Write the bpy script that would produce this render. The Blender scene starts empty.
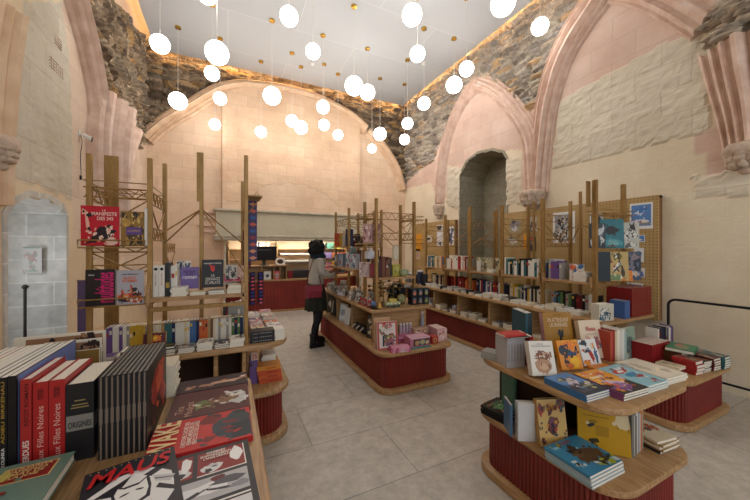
import bpy, math, random
import numpy as np
from mathutils import Vector, Matrix, noise
random.seed(7)
SC = bpy.context.scene
COL = SC.collection
# ---------------------------------------------------------------- camera, world, light, exposure
CF = 307.0; CH = 1.57; TH = math.atan(147 / CF)
cam = bpy.data.cameras.new('camera'); camo = bpy.data.objects.new('camera', cam); COL.objects.link(camo)
camo.location = (0, 0, CH); camo.rotation_euler = (math.pi / 2, 0, -TH)
cam.sensor_width = 36; cam.lens = CF * 36 / 750; cam.shift_y = -0.004; cam.clip_start = .02
SC.camera = camo
W = bpy.data.worlds.new('world'); SC.world = W; W.use_nodes = True
W.node_tree.nodes['Background'].inputs[0].default_value = (.95, .93, .92, 1)
W.node_tree.nodes['Background'].inputs[1].default_value = .35
vs = SC.view_settings; vs.view_transform = 'Standard'; vs.look = 'None'; vs.gamma = 1; vs.use_curve_mapping = False
vs.exposure = 0.26
SC.cycles.use_denoising = True
SC.cycles.max_bounces = 8
def area(name, loc, rot, sx, sy, power, color):
    l = bpy.data.lights.new(name, 'AREA'); l.shape = 'RECTANGLE'; l.size = sx; l.size_y = sy; l.energy = power; l.color = color
    o = bpy.data.objects.new(name, l); COL.objects.link(o); o.location = loc; o.rotation_euler = rot; return o
R90 = math.pi / 2
area('fill_behind_camera', (1.6, -2.9, 3.0), (R90, 0, 0), 6, 5, 90, (.96, .98, 1))     # broad fill added at the room's open end, no known source there
WARM = (1, .62, .28)
area('cove_light_right', (4.60, 2.6, 5.80), (0, math.radians(35), 0), .05, 10.5, 190, WARM)
area('cove_light_left', (-1.30, 2.6, 5.80), (0, math.radians(-35), 0), .05, 10.5, 70, WARM)
area('cove_light_back', (1.65, 7.80, 5.80), (math.radians(35), 0, 0), 6.0, .05, 36, WARM)
area('alcove_light', (1.6, 8.5, 1.73), (math.radians(20), 0, 0), 3.0, .06, 26, (1, .92, .80))
area('niche_daylight', (-2.12, 3.75, 1.3), (0, -R90, 0), 1.1, .4, 6, (.86, .93, 1))

# ---------------------------------------------------------------- helpers
S_, C_ = math.sin(TH), math.cos(TH)
def ray(px, py): r = (px - 375) / CF; return (S_ + r * C_, C_ - r * S_, (247 - py) / CF)
def RX(px, py, x=4.87): d = ray(px, py); t = x / d[0]; return (d[1] * t, CH + d[2] * t)        # wall plane X=x -> (y, z)
def RY(px, py, y=8.05): d = ray(px, py); t = y / d[1]; return (d[0] * t, CH + d[2] * t)        # wall plane Y=y -> (x, z)
def RZ(px, py, z): d = ray(px, py); t = (z - CH) / d[2]; return Vector((d[0] * t, d[1] * t, z))
def lin(c):
    c = c / 255
    return c / 12.92 if c <= .04045 else ((c + .055) / 1.055) ** 2.4
def rgb(h):
    if isinstance(h, str): return (lin(int(h[0:2], 16)), lin(int(h[2:4], 16)), lin(int(h[4:6], 16)), 1)
    return (lin(h[0]), lin(h[1]), lin(h[2]), 1)
_m = {}
def M(h, rough=.5, metal=0, spec=.3, key=None):
    k = (h, rough, metal, key)
    if k in _m: return _m[k]
    m = bpy.data.materials.new('m_' + str(h)); m.use_nodes = True
    b = m.node_tree.nodes['Principled BSDF']
    b.inputs['Base Color'].default_value = rgb(h); b.inputs['Roughness'].default_value = rough
    b.inputs['Metallic'].default_value = metal; b.inputs['Specular IOR Level'].default_value = spec
    _m[k] = m; return m
def nt(m): return m.node_tree.nodes, m.node_tree.links, m.node_tree.nodes['Principled BSDF']
def emis(name, color, strength):
    m = bpy.data.materials.new(name); m.use_nodes = True; n, l, b = nt(m)
    b.inputs['Base Color'].default_value = (.8, .8, .8, 1)
    b.inputs['Emission Color'].default_value = (*color, 1); b.inputs['Emission Strength'].default_value = strength
    return m
def ramp(n, stops):
    r = n.new('ShaderNodeValToRGB'); e = r.color_ramp.elements
    while len(e) < len(stops): e.new(.5)
    for q, (p, c) in zip(e, stops): q.position = p; q.color = c
    return r
def grainy(name, c1, c2, scale, stretch=(1, 1, 1), rough=.5, bump=.0, metal=0, detail=4, lo=.35, hi=.65):
    m = bpy.data.materials.new(name); m.use_nodes = True; n, l, b = nt(m)
    tc = n.new('ShaderNodeTexCoord'); mp = n.new('ShaderNodeMapping'); mp.inputs['Scale'].default_value = stretch
    nz = n.new('ShaderNodeTexNoise'); nz.inputs['Scale'].default_value = scale; nz.inputs['Detail'].default_value = detail
    r = ramp(n, [(lo, rgb(c1)), (hi, rgb(c2))])
    l.new(tc.outputs['Object'], mp.inputs['Vector']); l.new(mp.outputs[0], nz.inputs['Vector']); l.new(nz.outputs['Fac'], r.inputs['Fac'])
    l.new(r.outputs[0], b.inputs['Base Color']); b.inputs['Roughness'].default_value = rough; b.inputs['Metallic'].default_value = metal
    if bump:
        bp = n.new('ShaderNodeBump'); bp.inputs['Strength'].default_value = bump; bp.inputs['Distance'].default_value = .01
        l.new(nz.outputs['Fac'], bp.inputs['Height']); l.new(bp.outputs[0], b.inputs['Normal'])
    return m
OAK = grainy('oak', '94724A', 'B89468', 5, (1, 1, 14), .45)
OAKX = grainy('oak_along_x', '906C44', 'B59064', 6, (1.2, 14, 10), .4)
OAKY = grainy('oak_along_y', '906C44', 'B59064', 6, (14, 1.2, 10), .4)
RED = grainy('red_lacquer', '6E1C14', '7E2519', 3, (1, 1, 1), .5)
BRASS = grainy('bronze_paint', '8A6A3A', 'A17F4A', 30, (1, 1, .3), .42, 0, .35)
BRASSB = M('C9A24A', .25, .9)
PAGE = grainy('book_pages', 'CFC9BB', 'EAE5D8', 60, (1, 1, 30), .8, lo=.3, hi=.6)
BLACKM = M('17171A', .45)
PEG = grainy('pegboard_wood', 'A98A57', 'B89A66', 4, (1, 1, 1), .7)
STONE_G = grainy('grey_stone', 'A79E8C', 'C0B7A3', 5, (1, 1, 1), .9, .4)
PINKM = grainy('pink_limestone', 'CFB09E', 'E2CABB', 7, (1, 1, 1), .85, .35)
PINKW = grainy('warm_limestone', 'D6B494', 'E6CAAC', 6, (1, 1, 1), .85, .3)
CARVE = grainy('carved_stone', 'B49E8C', 'D4C0AE', 14, (1, 1, 1), .9, .8)

class MB:
    def __init__(s): s.v = []; s.f = []; s.m = []
    def add(s, vs_, fs, mi=0, T=None):
        o = len(s.v)
        s.v += [tuple(T @ Vector(p)) for p in vs_] if T is not None else [tuple(p) for p in vs_]
        for f in fs: s.f.append(tuple(i + o for i in f)); s.m.append(mi)
        return s
    def box(s, x0, y0, z0, x1, y1, z1, mi=0, T=None):
        v = [(x0, y0, z0), (x1, y0, z0), (x1, y1, z0), (x0, y1, z0), (x0, y0, z1), (x1, y0, z1), (x1, y1, z1), (x0, y1, z1)]
        return s.add(v, [(0, 3, 2, 1), (4, 5, 6, 7), (0, 1, 5, 4), (1, 2, 6, 5), (2, 3, 7, 6), (3, 0, 4, 7)], mi, T)
    def bbox(s, x0, y0, z0, x1, y1, z1, b=.004, mi=0, T=None):       # box with softened top and vertical edges
        o = lambda e: rrect(x0 + e, x1 - e, y0 + e, y1 - e, b * 1.5, 3)
        return s.stack([(o(b * .5), z0), (o(0), z0 + b * .5), (o(0), z1 - b), (o(b * .35), z1 - b * .3), (o(b), z1)], mi, T)
    def stack(s, rings, mi=0, T=None, cap=True):
        n = len(rings[0][0]); v = []; f = []
        for out, z in rings: v += [(p[0], p[1], z) for p in out]
        for k in range(len(rings) - 1):
            for i in range(n):
                j = (i + 1) % n; f.append((k * n + i, k * n + j, (k + 1) * n + j, (k + 1) * n + i))
        if cap: f.append(tuple(range(n))[::-1]); f.append(tuple((len(rings) - 1) * n + i for i in range(n)))
        return s.add(v, f, mi, T)
    def tube(s, pts, r, n=8, mi=0, T=None, closed=False):
        pts = [Vector(p) for p in pts]; v = []; f = []; N = len(pts)
        rr = r if isinstance(r, (list, tuple)) else [r] * N
        up = None
        for k, p in enumerate(pts):
            a = pts[(k - 1) % N] if (closed or k > 0) else p; b = pts[(k + 1) % N] if (closed or k < N - 1) else p
            d = (b - a).normalized()
            if up is None: up = Vector((0, 0, 1)) if abs(d.z) < .9 else Vector((1, 0, 0))
            x = d.cross(up).normalized(); y = x.cross(d).normalized(); up = y
            for i in range(n):
                t = 2 * math.pi * i / n; v.append(tuple(p + (x * math.cos(t) + y * math.sin(t)) * rr[k]))
        for k in range(N if closed else N - 1):
            for i in range(n):
                j = (i + 1) % n; q = ((k + 1) % N) * n; f.append((k * n + i, k * n + j, q + j, q + i))
        if not closed: f.append(tuple(range(n))[::-1]); f.append(tuple((N - 1) * n + i for i in range(n)))
        return s.add(v, f, mi, T)
    def lathe(s, prof, c=(0, 0, 0), n=16, mi=0, T=None, axis='z'):
        v = []; f = []
        for r, z in prof:
            for i in range(n):
                t = 2 * math.pi * i / n
                v.append((c[0] + r * math.cos(t), c[1] + r * math.sin(t), c[2] + z))
        for k in range(len(prof) - 1):
            for i in range(n):
                j = (i + 1) % n; f.append((k * n + i, k * n + j, (k + 1) * n + j, (k + 1) * n + i))
        f.append(tuple(range(n))[::-1]); f.append(tuple((len(prof) - 1) * n + i for i in range(n)))
        return s.add(v, f, mi, T)
    def ball(s, c, r, n=14, m=9, mi=0, sc=(1, 1, 1), bump=0, seed=0, T=None):
        v = []; f = []
        for k in range(m + 1):
            a = math.pi * k / m
            for i in range(n):
                t = 2 * math.pi * i / n
                d = Vector((math.sin(a) * math.cos(t), math.sin(a) * math.sin(t), math.cos(a)))
                q = 1 + (bump * noise.noise(d * 2.3 + Vector((seed, seed * .7, 1))) if bump else 0)
                v.append((c[0] + d.x * r * sc[0] * q, c[1] + d.y * r * sc[1] * q, c[2] + d.z * r * sc[2] * q))
        for k in range(m):
            for i in range(n):
                j = (i + 1) % n; f.append((k * n + j, k * n + i, (k + 1) * n + i, (k + 1) * n + j))
        return s.add(v, f, mi, T)
    def poly(s, pts, z=0, mi=0, T=None): return s.add([(p[0], p[1], z) for p in pts], [tuple(range(len(pts)))], mi, T)
    def build(s, name, mats, parent=None, smooth=False, T=None):
        me = bpy.data.meshes.new(name); me.from_pydata(s.v, [], s.f)
        for m in (mats if isinstance(mats, (list, tuple)) else [mats]): me.materials.append(m)
        me.polygons.foreach_set('material_index', s.m)
        if smooth: me.polygons.foreach_set('use_smooth', [True] * len(s.f))
        me.update()
        o = bpy.data.objects.new(name, me); COL.objects.link(o)
        if parent: o.parent = parent
        if T is not None: o.matrix_local = T
        return o
def autosmooth(o, deg=40):
    me = o.data; me.polygons.foreach_set('use_smooth', [True] * len(me.polygons))
    a = me.attributes.new('sharp_edge', 'BOOLEAN', 'EDGE'); import bmesh
    bm = bmesh.new(); bm.from_mesh(me); bm.edges.ensure_lookup_table()
    sh = [len(e.link_faces) == 2 and e.calc_face_angle(0) > math.radians(deg) for e in bm.edges]; bm.free()
    a.data.foreach_set('value', sh); return o
def rrect(x0, x1, y0, y1, r, n=8):
    out = []
    rs = r if isinstance(r, (list, tuple)) else (r,) * 4        # corners: x1y0, x1y1, x0y1, x0y0
    for (cx, cy, a0, q) in ((x1 - rs[0], y0 + rs[0], -90, rs[0]), (x1 - rs[1], y1 - rs[1], 0, rs[1]), (x0 + rs[2], y1 - rs[2], 90, rs[2]), (x0 + rs[3], y0 + rs[3], 180, rs[3])):
        for k in range(n + 1):
            a = math.radians(a0 + 90 * k / n); out.append((cx + q * math.cos(a), cy + q * math.sin(a)))
    return out
def empty(name, loc=(0, 0, 0), rz=0):
    o = bpy.data.objects.new(name, None); COL.objects.link(o); o.location = loc; o.rotation_euler = (0, 0, rz); o.empty_display_size = .05; return o
def tag(o, label, cat, group=None, kind=None):
    if label: o['label'] = label
    if cat: o['category'] = cat
    if group: o['group'] = group
    if kind: o['kind'] = kind
    return o
def struct(o): o['kind'] = 'structure'; return o
def TR(x=0, y=0, z=0, rz=0, rx=0, ry=0):
    return Matrix.Translation((x, y, z)) @ Matrix.Rotation(math.radians(rz), 4, 'Z') @ Matrix.Rotation(math.radians(ry), 4, 'Y') @ Matrix.Rotation(math.radians(rx), 4, 'X')
_txt = {}
def textmesh(body, bold=False, shear=0):
    k = (body, bold, shear)
    if k in _txt: return _txt[k]
    cu = bpy.data.curves.new('t', 'FONT'); cu.body = body; cu.align_x = 'CENTER'; cu.resolution_u = 3; cu.shear = shear
    if bold: cu.offset = .02
    cu.space_line = .85
    o = bpy.data.objects.new('t', cu); COL.objects.link(o); bpy.context.view_layer.update()
    me = bpy.data.meshes.new_from_object(o.evaluated_get(bpy.context.evaluated_depsgraph_get()))
    bpy.data.objects.remove(o); co = np.empty(len(me.vertices) * 3); me.vertices.foreach_get('co', co); co = co.reshape(-1, 3)
    mn = co.min(0); mx = co.max(0); co = (co - mn) / np.maximum(mx - mn, 1e-6); co[:, 2] = 0
    vs_ = [tuple(p) for p in co]; fs = [tuple(p.vertices) for p in me.polygons]; bpy.data.meshes.remove(me)
    _txt[k] = (vs_, fs); return _txt[k]
def text(body, w, h, mat_, parent, T, name='title', bold=True, shear=0):
    vs_, fs = textmesh(body, bold, shear)
    mb = MB(); mb.add([(x * w, y * h, 0) for x, y, z in vs_], fs); return mb.build(name, mat_, parent, T=T)
# ---------------------------------------------------------------- walls
def catmull(P, n=8):
    P = [np.array(p, float) for p in P]; Q = [2 * P[0] - P[1]] + P + [2 * P[-1] - P[-2]]; out = []
    for i in range(1, len(Q) - 2):
        for k in range(n):
            t = k / n; a, b, c, d = Q[i - 1:i + 3]
            out.append(.5 * ((2 * b) + (c - a) * t + (2 * a - 5 * b + 4 * c - d) * t * t + (3 * b - a - 3 * c + d) * t ** 3))
    out.append(P[-1]); return out
def inpoly(U, V, P):
    r = np.zeros(U.shape, bool); n = len(P)
    for i in range(n):
        x1, y1 = P[i]; x2, y2 = P[(i + 1) % n]
        if y1 == y2: continue
        c = (y1 > V) != (y2 > V); r ^= c & (U < (x2 - x1) * (V - y1) / (y2 - y1) + x1)
    return r
def hsh(i, j, s):
    x = np.sin(i * 127.1 + j * 311.7 + s * 74.7) * 43758.5453; return x - np.floor(x)
def vor(u, v, su, sv, seed):
    x = u / su; y = v / sv; x = x + .45 * (hsh(np.floor(y), 0, seed) ) ; i0 = np.floor(x); j0 = np.floor(y)
    d1 = np.full(u.shape, 9.); d2 = np.full(u.shape, 9.); rnd = np.zeros(u.shape)
    for di in (-1, 0, 1):
        for dj in (-1, 0, 1):
            i = i0 + di; j = j0 + dj
            cx = i + .15 + .7 * hsh(i, j, seed + 1); cy = j + .2 + .6 * hsh(i, j, seed + 2)
            d = np.abs(x - cx) ** 2.2 + np.abs(y - cy) ** 2.2; c = d < d1
            d2 = np.where(c, d1, np.minimum(d2, d)); rnd = np.where(c, hsh(i, j, seed + 3), rnd); d1 = np.where(c, d, d1)
    return np.sqrt(d1), np.sqrt(d2), rnd
def smooth_noise(u, v, s, seed):
    x = u / s; y = v / s; i = np.floor(x); j = np.floor(y); fx = x - i; fy = y - j; fx = fx * fx * (3 - 2 * fx); fy = fy * fy * (3 - 2 * fy)
    return (hsh(i, j, seed) * (1 - fx) + hsh(i + 1, j, seed) * fx) * (1 - fy) + (hsh(i, j + 1, seed) * (1 - fx) + hsh(i + 1, j + 1, seed) * fx) * fy

def wall_material(name, pink, plaster, white, brick=(.55, .32), rub=('8A8074', 'AEA396', 'C8BCAA', 'A09890', 'CCAA7E', 'D4CCC0')):
    m = bpy.data.materials.new(name); m.use_nodes = True; n, l, b = nt(m)
    at = n.new('ShaderNodeAttribute'); at.attribute_name = 'zone'
    sp = n.new('ShaderNodeSeparateColor'); l.new(at.outputs['Color'], sp.inputs[0])
    uv = n.new('ShaderNodeUVMap'); uv.uv_map = 'UVMap'
    dz = n.new('ShaderNodeTexNoise'); dz.inputs['Scale'].default_value = 1.6; dz.inputs['Detail'].default_value = 2; l.new(uv.outputs[0], dz.inputs['Vector'])
    av = n.new('ShaderNodeVectorMath'); av.operation = 'MULTIPLY_ADD'; av.inputs[1].default_value = (.05, .05, 0); l.new(dz.outputs['Color'], av.inputs[0]); l.new(uv.outputs[0], av.inputs[2])
    br = n.new('ShaderNodeTexBrick'); br.inputs['Scale'].default_value = 1; br.inputs['Brick Width'].default_value = brick[0]; br.inputs['Row Height'].default_value = brick[1]
    br.inputs['Mortar Size'].default_value = .006; br.inputs['Mortar Smooth'].default_value = .4; br.inputs['Bias'].default_value = 0
    br.inputs['Color1'].default_value = (1, 1, 1, 1); br.inputs['Color2'].default_value = (0, 0, 0, 1); br.inputs['Mortar'].default_value = (.5, .5, .5, 1)
    l.new(av.outputs[0], br.inputs['Vector'])
    n1 = n.new('ShaderNodeTexNoise'); n1.inputs['Scale'].default_value = 1.3; n1.inputs['Detail'].default_value = 6; n1.inputs['Roughness'].default_value = .65; l.new(uv.outputs[0], n1.inputs['Vector'])
    n2 = n.new('ShaderNodeTexNoise'); n2.inputs['Scale'].default_value = 22; n2.inputs['Detail'].default_value = 5; l.new(uv.outputs[0], n2.inputs['Vector'])
    def mix(a, c, f, mode='MIX', fac=None):
        x = n.new('ShaderNodeMix'); x.data_type = 'RGBA'; x.blend_type = mode
        if fac is not None: x.inputs[0].default_value = fac
        else: l.new(f, x.inputs[0])
        for s, q in ((6, a), (7, c)):
            if isinstance(q, tuple): x.inputs[s].default_value = q
            else: l.new(q, x.inputs[s])
        return x.outputs[2]
    def tone(c1, c2, blocks, joint='B8A08C'):
        r = ramp(n, [(.3, rgb(c1)), (.7, rgb(c2))]); l.new(n1.outputs['Fac'], r.inputs['Fac']); o = r.outputs[0]
        if blocks:
            g = ramp(n, [(0, (.74, .70, .68, 1)), (1, (1.0, 1.0, 1.0, 1))]); l.new(br.outputs['Color'], g.inputs['Fac'])
            o = mix(o, g.outputs[0], None, 'MULTIPLY', .38)
            jf = n.new('ShaderNodeMath'); jf.operation = 'MULTIPLY'; jf.inputs[1].default_value = .5; l.new(br.outputs['Fac'], jf.inputs[0]); o = mix(o, rgb(joint), jf.outputs[0])
        return o
    P = tone(pink[0], pink[1], True); Wt = tone(white[0], white[1], True); PL = tone(plaster[0], plaster[1], False)
    rr = ramp(n, [(0, rgb(rub[0])), (.3, rgb(rub[1])), (.55, rgb(rub[2])), (.75, rgb(rub[3])), (.92, rgb(rub[4])), (1, rgb(rub[5]))]); l.new(at.outputs['Alpha'], rr.inputs['Fac'])
    n2r = ramp(n, [(.3, (.62, .62, .62, 1)), (.7, (1.08, 1.08, 1.08, 1))]); l.new(n2.outputs['Fac'], n2r.inputs['Fac'])
    RB = mix(rr.outputs[0], n2r.outputs[0], None, 'MULTIPLY', 1.0)
    c = mix(PL, P, sp.outputs['Green']); c = mix(c, Wt, sp.outputs['Blue']); c = mix(c, RB, sp.outputs['Red'])
    l.new(c, b.inputs['Base Color']); b.inputs['Roughness'].default_value = .9; b.inputs['Specular IOR Level'].default_value = .15
    ad = n.new('ShaderNodeMath'); ad.operation = 'MULTIPLY_ADD'; ad.inputs[1].default_value = -.8; l.new(br.outputs['Fac'], ad.inputs[0])
    l.new(n2.outputs['Fac'], ad.inputs[2])
    bp = n.new('ShaderNodeBump'); bp.inputs['Strength'].default_value = .35; bp.inputs['Distance'].default_value = .012
    l.new(ad.outputs[0], bp.inputs['Height']); l.new(bp.outputs[0], b.inputs['Normal'])
    return m

def make_wall(name, org, du, dn, u0, u1, v0, v1, res, zones, holes, mat_, steps=(), slant=0.0, whd=1.0):
    """zones: list of (attr index 0 rubble,1 pink,2 white, polygon); steps: list of (polygon, displacement)"""
    nu = int((u1 - u0) / res) + 1; nv = int((v1 - v0) / res) + 1
    uu = np.linspace(u0, u1, nu); vv = np.linspace(v0, v1, nv); U, V = np.meshgrid(uu, vv)
    Uw = U + .05 * (smooth_noise(U, V, .12, 3) - .5); Vw = V + .05 * (smooth_noise(U, V, .12, 5) - .5)
    Z = np.zeros(U.shape + (4,))
    for k, P in zones:
        i = inpoly(Uw, Vw, P)
        for q in range(3): Z[..., q] = np.where(i, 1. if q == k else 0., Z[..., q])
    S, T = U, V + slant * U
    a1, a2, ar = vor(S + .08 * smooth_noise(U, V, .2, 8), T + .03 * smooth_noise(U, V, .15, 9), .30, .092, 11)
    e = np.clip((a2 - a1) * 1.6, 0, 1); sm = smooth_noise(U, V, .03, 21)
    rub = -.10 + .15 * e ** .4 * (.3 + .8 * ar) + .022 * sm + .06 * smooth_noise(U, V, .5, 4)
    wh = .022 * (smooth_noise(U, V * 2, .11, 31) + .6 * smooth_noise(U, V, .04, 33)) * whd; Z[..., 3] = hsh(ar * 91, 3, 2)
    D = np.zeros(U.shape)
    for P, d in steps: D = np.where(inpoly(U, V, P), d, D)
    D = D + Z[..., 0] * rub + Z[..., 2] * wh
    du = np.array(du, float); dn = np.array(dn, float); org = np.array(org, float)
    co = org + U[..., None] * du + V[..., None] * np.array([0, 0, 1.]) + D[..., None] * dn
    Ic = (U[:-1, :-1] + U[1:, 1:]) / 2; Jc = (V[:-1, :-1] + V[1:, 1:]) / 2; keep = np.ones(Ic.shape, bool)
    for P in holes: keep &= ~inpoly(Ic, Jc, P)
    idx = np.arange(nu * nv).reshape(nv, nu)
    q = np.stack([idx[:-1, :-1], idx[:-1, 1:], idx[1:, 1:], idx[1:, :-1]], -1)[keep]
    if np.dot(np.cross(du, [0, 0, 1]), dn) < 0: q = q[:, ::-1]
    me = bpy.data.meshes.new(name); me.from_pydata(co.reshape(-1, 3).tolist(), [], q.tolist())
    at = me.color_attributes.new('zone', 'FLOAT_COLOR', 'POINT'); at.data.foreach_set('color', Z.reshape(-1))
    uvl = me.uv_layers.new(name='UVMap'); li = np.empty(len(me.loops), int); me.loops.foreach_get('vertex_index', li)
    uvl.data.foreach_set('uv', np.stack([U.reshape(-1)[li], V.reshape(-1)[li]], -1).reshape(-1))
    me.materials.append(mat_); me.update()
    o = bpy.data.objects.new(name, me); COL.objects.link(o); return struct(o)

PK = ('D2B3A2', 'E6CEC0'); PLS = ('DACBB0', 'EADFC8'); WH = ('D3C8B2', 'E4DCCB')
RUBD = ('5A4C40', '806E5C', 'A8957C', '6E645A', 'B4905E', 'B8AC98')
m_right = wall_material('right_wall_stone', PK, PLS, WH)
m_left = wall_material('left_wall_stone', ('CFB8A2', 'E2CFBC'), ('D2BB9B', 'E0CFB4'), ('BDB4A0', 'D6CFC0'), (.5, .36), RUBD)
m_back = wall_material('back_wall_stone', ('D6B69A', 'E8D0B6'), ('B4AC96', 'C6BEAA'), ('D3B092', 'E4C9AC'), (.45, .26), RUBD)
CEIL = 5.75; TOP = 6.0
def XP(pts): return [RX(*p) for p in pts]
def YP(pts, y=8.05): return [RY(*p, y) for p in pts]
def LP(pts): return [RX(*p, -1.57) for p in pts]
def block_material(name, c1, c2, joint, bw, bh, use_x=True):
    m = bpy.data.materials.new(name); m.use_nodes = True; n, l, b = nt(m); tc = n.new('ShaderNodeTexCoord'); sx = n.new('ShaderNodeSeparateXYZ'); cx = n.new('ShaderNodeCombineXYZ')
    l.new(tc.outputs['Object'], sx.inputs[0]); ad = n.new('ShaderNodeMath'); l.new(sx.outputs['X'], ad.inputs[0]); l.new(sx.outputs['Y'], ad.inputs[1]); l.new(ad.outputs[0], cx.inputs[0]); l.new(sx.outputs['Z'], cx.inputs[1])
    br = n.new('ShaderNodeTexBrick'); br.inputs['Scale'].default_value = 1; br.inputs['Brick Width'].default_value = bw; br.inputs['Row Height'].default_value = bh; br.inputs['Mortar Size'].default_value = .008; br.inputs['Mortar Smooth'].default_value = .5
    br.inputs['Color1'].default_value = rgb(c1); br.inputs['Color2'].default_value = rgb(c2); br.inputs['Mortar'].default_value = rgb(joint); l.new(cx.outputs[0], br.inputs['Vector'])
    nz = n.new('ShaderNodeTexNoise'); nz.inputs['Scale'].default_value = 12; nz.inputs['Detail'].default_value = 8; l.new(tc.outputs['Object'], nz.inputs['Vector']); rp = ramp(n, [(.35, (.84, .84, .84, 1)), (.65, (1.05, 1.05, 1.05, 1))]); l.new(nz.outputs['Fac'], rp.inputs['Fac'])
    mx = n.new('ShaderNodeMix'); mx.data_type = 'RGBA'; mx.blend_type = 'MULTIPLY'; mx.inputs[0].default_value = 1; l.new(br.outputs['Color'], mx.inputs[6]); l.new(rp.outputs[0], mx.inputs[7]); l.new(mx.outputs[2], b.inputs['Base Color']); b.inputs['Roughness'].default_value = .9
    bp = n.new('ShaderNodeBump'); bp.inputs['Strength'].default_value = .4; bp.inputs['Distance'].default_value = .01; l.new(nz.outputs['Fac'], bp.inputs['Height']); l.new(bp.outputs[0], b.inputs['Normal'])
    return m
NICHE = block_material('niche_stone', 'A39C88', '968F7C', '8A8372', .5, .28)
# right wall (u = Y, v = z)
rub_r = [(8.2, 6.2)] + XP([(405, 184), (420, 170), (434, 160), (442, 138), (452, 110), (463, 90), (474, 76), (492, 79), (508, 92), (520, 105), (528, 114), (537, 104), (546, 72), (562, 45), (588, 3)]) + [(2.4, 6.2)]
pink_r = [(8.2, 3.6)] + XP([(405, 189), (432, 182), (434, 190), (447, 200), (447, 165), (460, 168), (510, 150), (522, 150), (522, 200), (548, 198), (552, 160), (560, 101), (600, 79), (650, 52), (690, 32), (703, 40), (700, 30)]) + [(1.9, 6.2), (8.2, 6.2)]
white_r = XP([(552, 168), (560, 100), (600, 79), (650, 52), (690, 32), (710, 45), (708, 130), (695, 134), (646, 146), (560, 167)])
whiteL_r = XP([(447, 168), (462, 168), (462, 210), (447, 205)]); whiteM_r = XP([(505, 158), (522, 158), (522, 203), (507, 205)])
pinkblk = XP([(695, 134), (712, 128), (750, 120), (750, 176), (708, 176), (708, 155), (694, 155)])
greyblk = XP([(693, 177), (750, 170), (750, 195), (693, 198)])
rest_r = [(0, 3.3), (1.55, 3.3), (1.55, 6.2), (-.5, 6.2), (-3.2, 6.2), (-3.2, 3.3)]
niche_r = XP([(507, 330), (507, 160), (503, 153), (493, 150.5), (478, 153.5), (467, 162), (460, 176), (460, 330)])
niche_r = [(y, max(z, .75)) for y, z in niche_r]
def ring_of(P, w, d_out, name, org, du, dn, depth, mat_, back=None, mat2=None):
    """recess shell behind a hole and a thin stone lip round it"""
    mb = MB(); n = len(P); c = np.mean(np.array(P), 0); du = np.array(du, float); dn = np.array(dn, float); org = np.array(org, float)
    def w3(p, d): return tuple(org + du * p[0] + np.array([0, 0, 1.]) * p[1] + dn * d)
    out = [tuple(np.array(p) + (np.array(p) - c) / max(np.linalg.norm(np.array(p) - c), .01) * w) for p in P]
    v = [w3(p, d_out) for p in out] + [w3(p, d_out) for p in P] + [w3(p, -depth) for p in P] + [w3(p, -.1) for p in out]
    f = []
    for i in range(n):
        j = (i + 1) % n; f += [(i, j, n + j, n + i), (n + i, n + j, 2 * n + j, 2 * n + i), (3 * n + i, 3 * n + j, j, i)]
    mb.add(v, f, 0); mb.add([w3(p, -depth) for p in P], [tuple(range(n))], 1)
    return struct(mb.build(name, [mat_, mat2 or mat_]))
make_wall('wall_right', (4.87, 0, 0), (0, 1, 0), (-1, 0, 0), -3.0, 8.1, 0, TOP, .033,
          [(0, [(8.2, 4.2), (8.2, 6.2), (-3.2, 6.2), (-3.2, 4.2)]), (1, pink_r), (0, rub_r), (2, white_r), (2, whiteL_r), (2, whiteM_r), (1, pinkblk), (2, greyblk)],
          [niche_r], m_right, slant=.0)
ring_of(niche_r, .05, .012, 'trim_1', (4.87, 0, 0), (0, 1, 0), (-1, 0, 0), .75, NICHE)
# left wall
rub_l = LP([(84, 0), (92, 40), (98, 86), (112, 96), (108, 114), (128, 128), (138, 149), (150, 140), (150, 50), (112, 0)]) + [(4.9, 6.2), (4.4, 6.2)]
rub_l[7] = (8.2, 3.9); rub_l[8] = (8.2, 6.0)
plas_l = LP([(113, 0), (148, 53)]) + [(8.2, 6.3), (4.4, 6.3)]
pink_l = LP([(60, 0), (70, 60), (72, 130), (72, 240)]) + [(8.2, .0), (8.2, 6.1), (4.0, 6.1)]
white_l = LP([(22, 0), (60, 0), (70, 60), (72, 130), (72, 200), (40, 185), (10, 180), (12, 100)])
niche_l = LP([(5, 245), (6, 215), (14, 203), (30, 197), (48, 200), (60, 207), (65, 216)]) + LP([(65, 300)])
niche_l = [(y, z) for y, z in niche_l]; niche_l[-1] = (niche_l[-2][0], .55); niche_l[0] = (niche_l[1][0], .55)
make_wall('wall_left', (-1.57, 0, 0), (0, 1, 0), (1, 0, 0), -3.0, 8.1, 0, TOP, .035,
          [(1, pink_l), (2, white_l), (0, rub_l)], [niche_l], m_left, steps=[], slant=.35, whd=.4)
NLM = block_material('left_niche_stone', 'CFCBC2', 'BDBBB6', 'DAD8D2', .42, .24)
ring_of(niche_l, .06, .012, 'trim_2', (-1.57, 0, 0), (0, 1, 0), (1, 0, 0), .60, NLM)
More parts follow.
